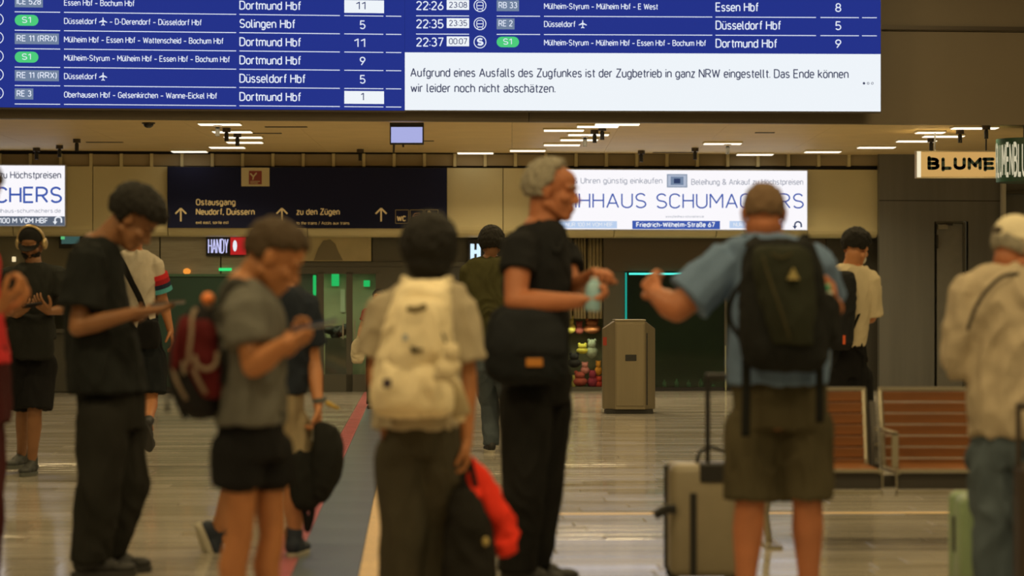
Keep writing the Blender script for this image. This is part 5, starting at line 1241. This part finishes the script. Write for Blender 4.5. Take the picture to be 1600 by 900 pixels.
# --- 8 grey-haired man in black
D8 = 10.4
B8 = cloth('black_tee8', (.017, .018, .020)); T8 = cloth('black_jeans', (.014, .014, .014))
man8, hc, R, pt = figure('grey-haired man in black V-neck tee and black trousers opening a blue bottle', D8, 1.02, head=(863, 299), hyaw=104, hpitch=5, neck=(848, 358), sk=SK_PINK, hs=1.08, nr=.060,
    torso=[(345, 830, 872, .09), (360, 806, 884, .16), (400, 796, 890, .20), (440, 786, 893, .21), (500, 786, 890, .20), (566, 784, 888, .20)], waist=[(540, 788, 888, .15), (590, 784, 892, .16), (630, 784, 892, .16)],
    arms=[dict(sh=(812, 384, -.21), el=(805, 472, -.30), wr=(902, 471, -.40), tip=(934, 468, -.40), n=(.1, .2, 1), thumb=-1, curl=62, r=1.2), dict(sh=(878, 396, .16), el=(896, 452, .05), wr=(920, 432, -.18), tip=(948, 418, -.3), n=(.0, -.2, -1), thumb=1, curl=58)],
    legs=[dict(hip=(822, 625, -.08), kn=(820, 750, -.1), an=(808, None, -.02), f=fwd(80)), dict(hip=(852, 625, .08), kn=(847, 750, .05), an=(832, None, .12), f=fwd(85))],
    hair=dict(keep=lambda d: (d.y < -.05+.45*max(0, d.z) and d.z > -.52) or (d.z > .72 and d.y < .45) or (abs(d.x) > .55 and d.y < .25 and d.z > -.05), thick=.010, cr=.014, n=700), hairm=H_GREY, shirt=B8, sleeve=(.47, .076, .080), pants=T8, pantr=(.115, .092, .080), shoes=(M_shoeb, M_soleb), seed=8, eyes='lids')
strap(man8, [(842, 362, -.12), (858, 378, -.17), (870, 392, -.19), (880, 374, -.12)], .02, B8, D8, 'neckline')
bo = empty('bottle', P(927, 462, D8-.42), label='pale blue drinks bottle in the hands of the grey-haired man', cat='bottle')
MBl = mat('bottle_blue', (.28, .48, .58), .25, var=.1)
a_, b_ = P(925, 486, D8-.41), P(929, 434, D8-.40); MB().tube([lerp(a_, b_, t) for t in (0, .05, .7, .85, .93)], [.028, .033, .033, .024, .013], 20).build('bottle_body', MBl, bo, smooth=True)
MB().tube([lerp(a_, b_, .93), b_], [.016, .016], 16).build('bottle_cap', mat('bottle_cap', (.6, .65, .7), .4), bo, smooth=True)
bg8 = bagform('messenger_bag', [(476, 800, 862, .04), (486, 772, 876, .07), (520, 760, 888, .09), (560, 757, 888, .10), (588, 764, 884, .09), (600, 782, 868, .05)], D8-.28, cloth('black_canvas', (.014, .016, .018)), label='black messenger bag with small orange label at the hip of the grey-haired man', cat='bag', seed=23)
bagform('flap', [(482, 790, 866, .02), (500, 772, 880, .03), (540, 766, 886, .035), (556, 770, 884, .02)], D8-.355, cloth('black_canvas2', (.021, .024, .028)), bg8, seed=24, amp=.006)
w0, w1 = P(822, 573, D8-.388), P(848, 560, D8-.388); MB().box((w0.x, w0.y-.004, w0.z), (w1.x, w0.y+.03, w1.z)).build('label_patch', mat('orange_label', (.45, .17, .02), .6), bg8, bevel=.003, label='orange label patch')
strap(bg8, [(796, 490, -.25), (806, 450, -.24), (820, 405, -.26), (838, 372, -.2)], .04, C_blackb, D8, 'shoulder_strap')

# --- 9 olive shirt, walking away
D9 = 20.1
man9, hc, R, pt = figure('dark-haired person in olive shirt and blue jeans walking away behind the grey-haired man', D9, .98, head=(768, 380), hyaw=0, hpitch=5, neck=(766, 404), sk=SK_OLIVE,
    torso=[(401, 752, 782, .07), (408, 730, 802, .11), (440, 724, 808, .13), (480, 728, 806, .13), (540, 728, 806, .13)], waist=[(528, 732, 800, .12), (555, 732, 800, .12), (580, 734, 800, .12)],
    arms=[dict(sh=(730, 422, 0), el=(721, 475, .1), wr=(726, 520, 0), tip=(730, 540, 0), n=(1, 0, 0), thumb=1, curl=25, sleeve=(1.9, .062, .052)), dict(sh=(804, 422, 0), el=(812, 475, .1), wr=(808, 520, 0), tip=(806, 540, 0), n=(-1, 0, 0), thumb=-1, curl=25, sleeve=(1.9, .062, .052))],
    legs=[dict(hip=(752, 575, 0), kn=(766, 632, .15), an=(767, None, -.0), f=fwd(-8), ss=1.1), dict(hip=(786, 575, 0), kn=(796, 630, .0), an=(800, 660, -.3), f=fwd(5), pitch=-45)],
    hair=dict(keep=k_short(.4, -.6, -.1), thick=.020, cr=.022), hairm=H_BLACK, shirt=cloth('olive_shirt', (.062, .060, .025)), pants=cloth('blue_jeans', (.075, .095, .115)), pantr=(.10, .080, .068), shoes=(M_shoeb, M_solew), seed=9)

# --- 10 bald man in blue
D10 = 9.45
BL10 = cloth('blue_tee', (.13, .20, .34), .12)
man10, hc, R, pt = figure('bald man seen from behind in blue tee and olive cargo shorts, arms spread', D10, 1.04, head=(1193, 335), hyaw=0, hpitch=4, neck=(1194, 378), sk=SK_PINK, hs=1.02, nr=.066,
    torso=[(366, 1164, 1226, .09), (382, 1134, 1262, .14), (430, 1136, 1290, .16), (490, 1138, 1292, .18), (550, 1136, 1297, .19), (600, 1137, 1296, .19)], waist=[(578, 1146, 1288, .15), (620, 1144, 1292, .16), (670, 1146, 1292, .16)],
    arms=[dict(sh=(1138, 412, .0), el=(1058, 482, -.03), wr=(1026, 462, .20), tip=(1014, 436, .26), n=(.5, .3, -.3), thumb=1, curl=66, r=1.35, sleeve=(.78, .090, .098)), dict(sh=(1268, 410, .02), el=(1290, 480, .16), wr=(1307, 482, -.07), tip=(1302, 452, -.12), n=(-1, 0, 0), thumb=-1, curl=50, r=1.1, sleeve=(.80, .085, .092))],
    legs=[dict(hip=(1178, 670, 0), kn=(1172, 790, -.02), an=(1164, None, 0), f=fwd(-10), r=1.10), dict(hip=(1256, 670, 0), kn=(1262, 790, -.02), an=(1264, None, 0), f=fwd(12), r=1.10)],
    hair=dict(keep=lambda d: d.z > -.42 and d.y < .45, thick=-.005, cr=.010, n=1300), hairm=H_STUB, shirt=BL10, pants=cloth('olive_cargo', (.070, .060, .035)), pantr=(.110, .100, .1), cut=.93, shoes=(M_shoeb, M_solew), seed=10)
for x0, x1 in ((1137, 1148), (1289, 1300)):
    bagform('cargo_pocket', [(672, x0+3, x1-3, .03), (680, x0, x1, .07), (720, x0, x1, .08), (745, x0+2, x1-2, .07), (750, x0+4, x1-4, .03)], D10-.0, cloth('olive_cargo2', (.062, .052, .030)), man10, amp=.004, vox=.007)
GB = cloth('dark_green_pack', (.026, .029, .020)); GBB = cloth('black_pack', (.014, .015, .015))
bp10 = bagform('backpack', [(374, 1190, 1252, .05), (382, 1170, 1272, .09), (420, 1160, 1284, .13), (480, 1156, 1290, .16), (540, 1158, 1292, .17), (568, 1166, 1288, .14), (580, 1184, 1270, .07)], D10-.26, GBB, label='dark green and black backpack on the bald man in blue', cat='backpack', seed=31, extra=lambda mb: mb.ering(crings([(460, 1276, 1300, .04), (480, 1270, 1312, .07), (520, 1270, 1310, .08), (545, 1272, 1296, .05)], D10-.2, sub=4), 24, 2.5))
bagform('front_panel', [(384, 1186, 1250, .03), (396, 1176, 1266, .06), (440, 1180, 1272, .08), (500, 1196, 1274, .09), (540, 1206, 1270, .05)], D10-.40, GB, bp10, seed=32, amp=.007, label='dark green front panel')
mb = MB(); c = P(1240, 429, D10-.505); mb.add([c+Vector(v) for v in [(-.022, 0, -.018), (.022, 0, -.018), (0, .0, .026), (-.022, .03, -.018), (.022, .03, -.018), (0, .03, .026)]], [(0,1,2),(5,4,3),(0,3,4,1),(1,4,5,2),(2,5,3,0)]); mb.build('emblem', mat('olive_gold', (.30, .24, .09), .5), bp10, label='small gold triangular emblem')
for pts in ([(1192, 400, -.47), (1204, 440, -.50), (1222, 490, -.51), (1234, 530, -.49)], [(1196, 390, -.43), (1220, 402, -.48), (1246, 392, -.44)]): strap(bp10, pts, .010, cloth('zip_tape', (.05, .045, .025)), D10, 'zip')
strap(bp10, [(1182, 384, -.2), (1172, 374, -.1), (1168, 378, .02)], .06, GBB, D10, 'shoulder_strap'); strap(bp10, [(1256, 384, -.2), (1258, 376, -.1), (1256, 380, .02)], .06, GBB, D10, 'shoulder_strap')
strap(bp10, [(1160, 440, -.2), (1142, 470, -.19), (1140, 500, -.18), (1158, 530, -.2)], .02, GBB, D10, 'side_strap')
strap(bp10, [(1166, 560, -.24), (1166, 620, -.235), (1165, 682, -.22)], .034, GBB, D10, 'hanging_strap'); strap(bp10, [(1280, 560, -.24), (1281, 610, -.235), (1281, 660, -.22)], .032, GBB, D10, 'hanging_strap')
bo = empty('drink_cup', P(1290, 486, D10-.15), label='pale cup held at the right side of the bald man', cat='cup')
a_, b_ = P(1291, 486, D10-.15), P(1287, 456, D10-.15); MB().tube([a_, b_], [.030, .036], 20).build('cup_body', mat('cup_pale', (.42, .42, .36), .5), bo, smooth=True); MB().tube([b_, b_+Vector((0, 0, .030))], [.034, .026], 20).build('cup_lid', mat('cup_green', (.06, .32, .18), .4), bo, smooth=True, label='green lid')
# suitcase beside him
DS = 10.35
sc_ = empty('suitcase', P(1095, HOR+CAMZ*FPX/DS, DS), label='beige grey hard-shell suitcase with black telescopic handle beside the bald man', cat='suitcase')
SH = mat('shell_champagne', (.24, .205, .14), .40, var=.06); ks = FPX/DS
zb_, zt2 = .05, CAMZ-(726-HOR)/ks
def sx(px): return (px-800)/FPX*DS
M_bk = mat('black_plastic', (.015, .015, .015), .4)
MB().box((sx(1047), DS-.02, zb_), (sx(1154), DS+.21, zt2)).build('shell', SH, sc_, bevel=.035, smooth=True)
MB().box((sx(1042), DS+.20, zb_+.01), (sx(1150), DS+.225, zt2-.012)).build('zip_band', M_bk, sc_, bevel=.01)
MB().box((sx(1044), DS+.215, zb_), (sx(1150), DS+.33, zt2-.004)).build('shell', SH, sc_, bevel=.03, smooth=True)
MB().box((sx(1077.5), DS-.026, zb_+.01), (sx(1088), DS-.015, zt2-.12)).build('rail_groove', M_bk, sc_, bevel=.004)
MB().box((sx(1093), DS-.03, zt2-.075), (sx(1138), DS+.1, zt2+.008)).build('handle_housing', M_bk, sc_, bevel=.01)
hz = CAMZ-(590-HOR)/ks
MB().tube([(sx(1107), DS+.04, zt2), (sx(1107), DS+.04, hz)], [.011, .011], 12).build('pole', M_bk, sc_); MB().tube([(sx(1152), DS+.04, zt2), (sx(1152), DS+.04, hz)], [.011, .011], 12).build('pole', M_bk, sc_)
MB().box((sx(1103.5), DS+.02, hz-.012), (sx(1156), DS+.06, hz+.018)).build('grip', M_bk, sc_, bevel=.008)
strap(sc_, [(1088, 726, .12), (1094, 706, .12), (1112, 699, .12), (1132, 706, .12)], .016, M_bk, DS, 'carry_handle', .8)
strap(sc_, [(1056, 796, -.03), (1040, 796, -.04), (1023, 806, -.05)], .04, M_bk, DS, 'luggage_tag', .3)
for x in (1054, 1146):
    for y in (DS+.03, DS+.28): MB().tube([(sx(x)-.012, y, .026), (sx(x)+.012, y, .026)], [.026, .026], 16, (0, 0, 1)).build('wheel', M_bk, sc_); MB().box((sx(x)-.02, y-.02, .03), (sx(x)+.02, y+.02, .075)).build('wheel_mount', M_bk, sc_, bevel=.006)

# --- 11 youth in white tee by the wall
D11 = 16.4
man11, hc, R, pt = figure('dark-haired youth with a face mask, white tee and black backpack standing behind the benches', D11, .98, head=(1338, 388), hyaw=32, hpitch=18, neck=(1329, 418), sk=SK_LIGHT,
    torso=[(413, 1312, 1348, .07), (424, 1300, 1362, .12), (460, 1298, 1364, .14), (500, 1298, 1358, .14), (542, 1298, 1352, .13)], waist=[(530, 1302, 1352, .12), (560, 1300, 1354, .13), (590, 1300, 1355, .12)],
    arms=[dict(sh=(1306, 432, 0), el=(1300, 490, .15), wr=(1345, 480, .32), tip=(1366, 468, .34), n=(0, -.5, 1), thumb=1, curl=30), dict(sh=(1357, 436, -.02), el=(1360, 497, .05), wr=(1368, 478, .25), tip=(1374, 462, .32), n=(-1, 0, .3), thumb=-1, curl=30)],
    legs=[dict(hip=(1314, 590, 0), kn=(1314, 675, 0), an=(1312, None, 0), f=fwd(25)), dict(hip=(1342, 590, 0), kn=(1344, 675, 0), an=(1345, None, 0), f=fwd(35))],
    hair=dict(keep=k_short(.32, -.5, -.10), thick=.018, cr=.016, lift=lambda d: .4+.7*min(1, max(0, d.z+.3)*1.5)), hairm=H_BLACK, shirt=cloth('white_tee11', (.62, .53, .36), .10), sleeve=(.93, .078, .088), pants=C_blackb, pantr=(.105, .09, .08), shoes=(M_shoeb, M_soleb), seed=11)
g = lambda x, y, z: hc+R@Vector((x, y, z))
mb = MB(); mb.ell(g(0, .062, -.055), (.052, .05, .045), R); organic('face_mask', mb, .006, mat('mask_white', (.65, .65, .6), .8), man11)
for x in (-1, 1): MB().tube([g(x*.05, .06, -.045), g(x*.076, .0, -.005)], .002, 6).build('mask_loop', mat('mask_loop', (.7, .7, .65), .8), man11)
bp11 = bagform('backpack', [(424, 1300, 1328, .05), (436, 1294, 1336, .09), (480, 1290, 1336, .11), (530, 1288, 1332, .12), (546, 1292, 1328, .08)], D11-.22, cloth('black_pack11', (.020, .021, .023)), label='black backpack on the youth in white tee', cat='backpack', seed=35)
strap(bp11, [(1326, 445, -.16), (1330, 430, -.12), (1342, 425, -.06), (1352, 436, .02)], .05, GBB, D11, 'shoulder_strap'); strap(bp11, [(1344, 487, -.13), (1336, 506, -.17), (1326, 530, -.22)], .018, GBB, D11, 'side_strap')
w0, w1 = P(1317, 538, D11-.345), P(1321, 524, D11-.345); MB().box((w0.x, w0.y, w0.z), (w1.x, w0.y+.06, w1.z)).build('tag', mat('orange_tag', (.65, .10, .02), .5), bp11, label='orange tag')
strap(man11, [(1334, 541, -.13), (1352, 556, -.13), (1354, 566, -.12)], .02, C_blackb, D11, 'lanyard')
phone('white phone held up by the youth in white tee', P(1372, 463, D11+.33), Vector((.3, .1, 1)), Vector((-1, .3, .3)), (.6, .55, .45))

# --- 12 man with cap at the right edge
D12 = 9.5
man12, hc, R, pt = figure('man in a cream cap, crumpled linen shirt and blue jeans at the right picture edge', D12, 1.0, head=(1588, 392), hyaw=58, hpitch=22, neck=(1572, 432), sk=SK_PINK, hs=1.04,
    torso=[(412, 1546, 1602, .10), (428, 1518, 1636, .15), (470, 1506, 1662, .19), (540, 1508, 1668, .19), (600, 1510, 1668, .19), (650, 1512, 1666, .19), (682, 1514, 1664, .18)], waist=[(655, 1524, 1656, .15), (690, 1520, 1660, .16), (730, 1520, 1660, .15)],
    arms=[dict(sh=(1516, 454, .0), el=(1500, 562, .02), wr=(1530, 590, .26), tip=(1550, 596, .32), n=(0, -.5, 1), thumb=1, curl=35, sleeve=(1.12, .086, .082)), dict(sh=(1656, 450, 0), el=(1680, 550, .02), wr=(1660, 575, .26), tip=(1650, 580, .32), n=(0, -.5, 1), thumb=-1, curl=35, sleeve=(1.1, .086, .08))],
    legs=[dict(hip=(1556, 720, 0), kn=(1556, 815, 0), an=(1552, None, 0), f=fwd(25)), dict(hip=(1625, 720, 0), kn=(1622, 815, 0), an=(1622, None, 0), f=fwd(45))],
    hair=dict(keep=lambda d: d.z > -.6 and d.z < -.1 and d.y < .1, thick=.001, cr=.010), hairm=H_GREY, shirt=cloth('linen_shirt', (.44, .365, .265), .12), pants=cloth('jeans12', (.095, .125, .155), .2), pantr=(.118, .088, .078), shoes=(M_shoeb, M_solew), seed=12, fold=.016, yoke=.07)
g = lambda x, y, z: hc+R@(Vector((x, y, z))*1.04)
mb = MB(); mb.ell(g(0, -.014, .052), (.086, .106, .086), R, 24, 14); mb.tube([g(0, -.014, .025), g(0, -.014, .045)], [.094, .092], 24)
capc = cloth('cream_cap', (.74, .66, .48), .08); cp = organic('cap', mb, .006, capc, man12)
mb = MB(); br = [g(.080*math.cos(a), .06+.115*math.sin(a), .028-.02*math.sin(a)) for a in [math.pi*i/14 for i in range(15)]]
o = mb.add(br, [tuple(range(15))]).build('brim', capc, cp); q = o.modifiers.new('s', 'SOLIDIFY'); q.thickness = .006
MB().ell(g(-.012, -.108, .040), (.034, .012, .018), R).build('cap_opening', mat('cap_gap', (.07, .055, .04), .8), cp, smooth=True, label='dark gap above the cap strap')
strap(man12, [(1592, 428, -.16), (1566, 432, -.17), (1540, 456, -.17), (1522, 486, -.175), (1512, 516, -.17)], .014, cloth('dark_strap', (.03, .028, .026)), D12, 'shoulder_strap')
gs = empty('suitcase', ((1524-800)/FPX*9.75, 9.8, 0), label='light green hard-shell suitcase beside the man in cream cap', cat='suitcase')
GS = mat('mint_shell', (.30, .42, .24), .4, var=.05); kx = FPX/9.75; f9 = lambda px: (px-800)/FPX*9.75; z9 = CAMZ-(775-HOR)/kx
MB().box((f9(1503), 9.75, .05), (f9(1600), 9.98, z9)).build('shell', GS, gs, bevel=.04, smooth=True); MB().box((f9(1503), 9.985, .05), (f9(1600), 10.08, z9)).build('shell', GS, gs, bevel=.03, smooth=True)
MB().box((f9(1501), 9.9, .2), (f9(1505), 9.95, .35)).build('side_handle', M_bk, gs, bevel=.005); strap(gs, [(1520, 774, .1), (1530, 768, .1), (1545, 768, .1), (1552, 774, .1)], .016, mat('handle_red', (.10, .02, .02), .5), 9.75, 'carry_handle', .8)
for x in (1512, 1592):
    for y in (9.79, 10.04): MB().tube([(f9(x)-.012, y, .027), (f9(x)+.012, y, .027)], [.026, .026], 16, (0, 0, 1)).build('wheel', M_bk, gs)
# dark trolley at the very edge
dt = empty('trolley_bag', ((1625-800)/FPX*9.0, 9.0, 0), label='dark brown trolley bag with tall handle cut by the right picture edge', cat='suitcase')
f8 = lambda px: (px-800)/FPX*9.0; M_tb = mat('dark_brown', (.035, .024, .016), .5)
MB().box((f8(1595), 8.98, .05), (f8(1700), 9.16, .62)).build('bag_body', M_tb, dt, bevel=.03)
for x in (1597.5, 1690): MB().tube([(f8(x), 9.07, .5), (f8(x), 9.07, CAMZ-(640-HOR)*9.07/FPX)], [.010, .010], 10).build('pole', M_tb, dt)
MB().box((f8(1594), 9.05, CAMZ-(642-HOR)*9/FPX), (f8(1694), 9.09, CAMZ-(630-HOR)*9/FPX)).build('grip', M_tb, dt, bevel=.008)
for x in (1602, 1692): MB().tube([(f8(x)-.012, 9.07, .027), (f8(x)+.012, 9.07, .027)], [.027, .027], 14, (0, 0, 1)).build('wheel', M_bk, dt)

# --- 13 far person behind the cream backpack, with a pale bag
D13 = 29.0; k = FPX/D13
man13, hc, R, pt = figure('distant small person in dark red top partly hidden behind the sand-coloured tee', D13, .80, head=(592, 466), hyaw=190, hpitch=8, neck=(592, 480), sk=SK_MED,
    torso=[(479, 584, 600, .06), (484, 570, 612, .09), (502, 567, 614, .11), (530, 570, 612, .10)], waist=[(522, 574, 610, .10), (540, 573, 611, .10), (550, 573, 611, .10)],
    arms=[dict(sh=(573, 488, 0), el=(565, 512, 0), wr=(560, 530, -.1), tip=(560, 540, -.1), n=(1, 0, 0), thumb=1, curl=45), dict(sh=(610, 488, 0), el=(614, 514, 0), wr=(614, 534, 0), tip=(614, 542, 0), n=(-1, 0, 0), thumb=-1, curl=30)],
    legs=[dict(hip=(582, 550, 0), kn=(581, 592, 0), an=(580, None, 0), f=fwd(185)), dict(hip=(602, 550, 0), kn=(602, 592, 0), an=(602, None, 0), f=fwd(175))],
    hair=dict(keep=k_short(), n=300), hairm=H_BLACK, shirt=cloth('dark_red_top', (.20, .025, .025)), pants=C_blackb, pantr=(.09, .085, .08), shoes=(M_shoeb, M_soleb), seed=13)
wb = bagform('shopping_bag', [(530, 556, 562, .02), (538, 550, 568, .06), (560, 549, 569, .07), (568, 552, 566, .05)], D13-.15, cloth('pale_bag', (.55, .48, .33)), label='pale shopping bag hanging from the hand of the distant person', cat='bag', seed=37)
strap(wb, [(555, 540, 0), (559, 526, 0), (562, 540, 0)], .02, cloth('pale_bag2', (.5, .45, .3)), D13-.15, 'handle')
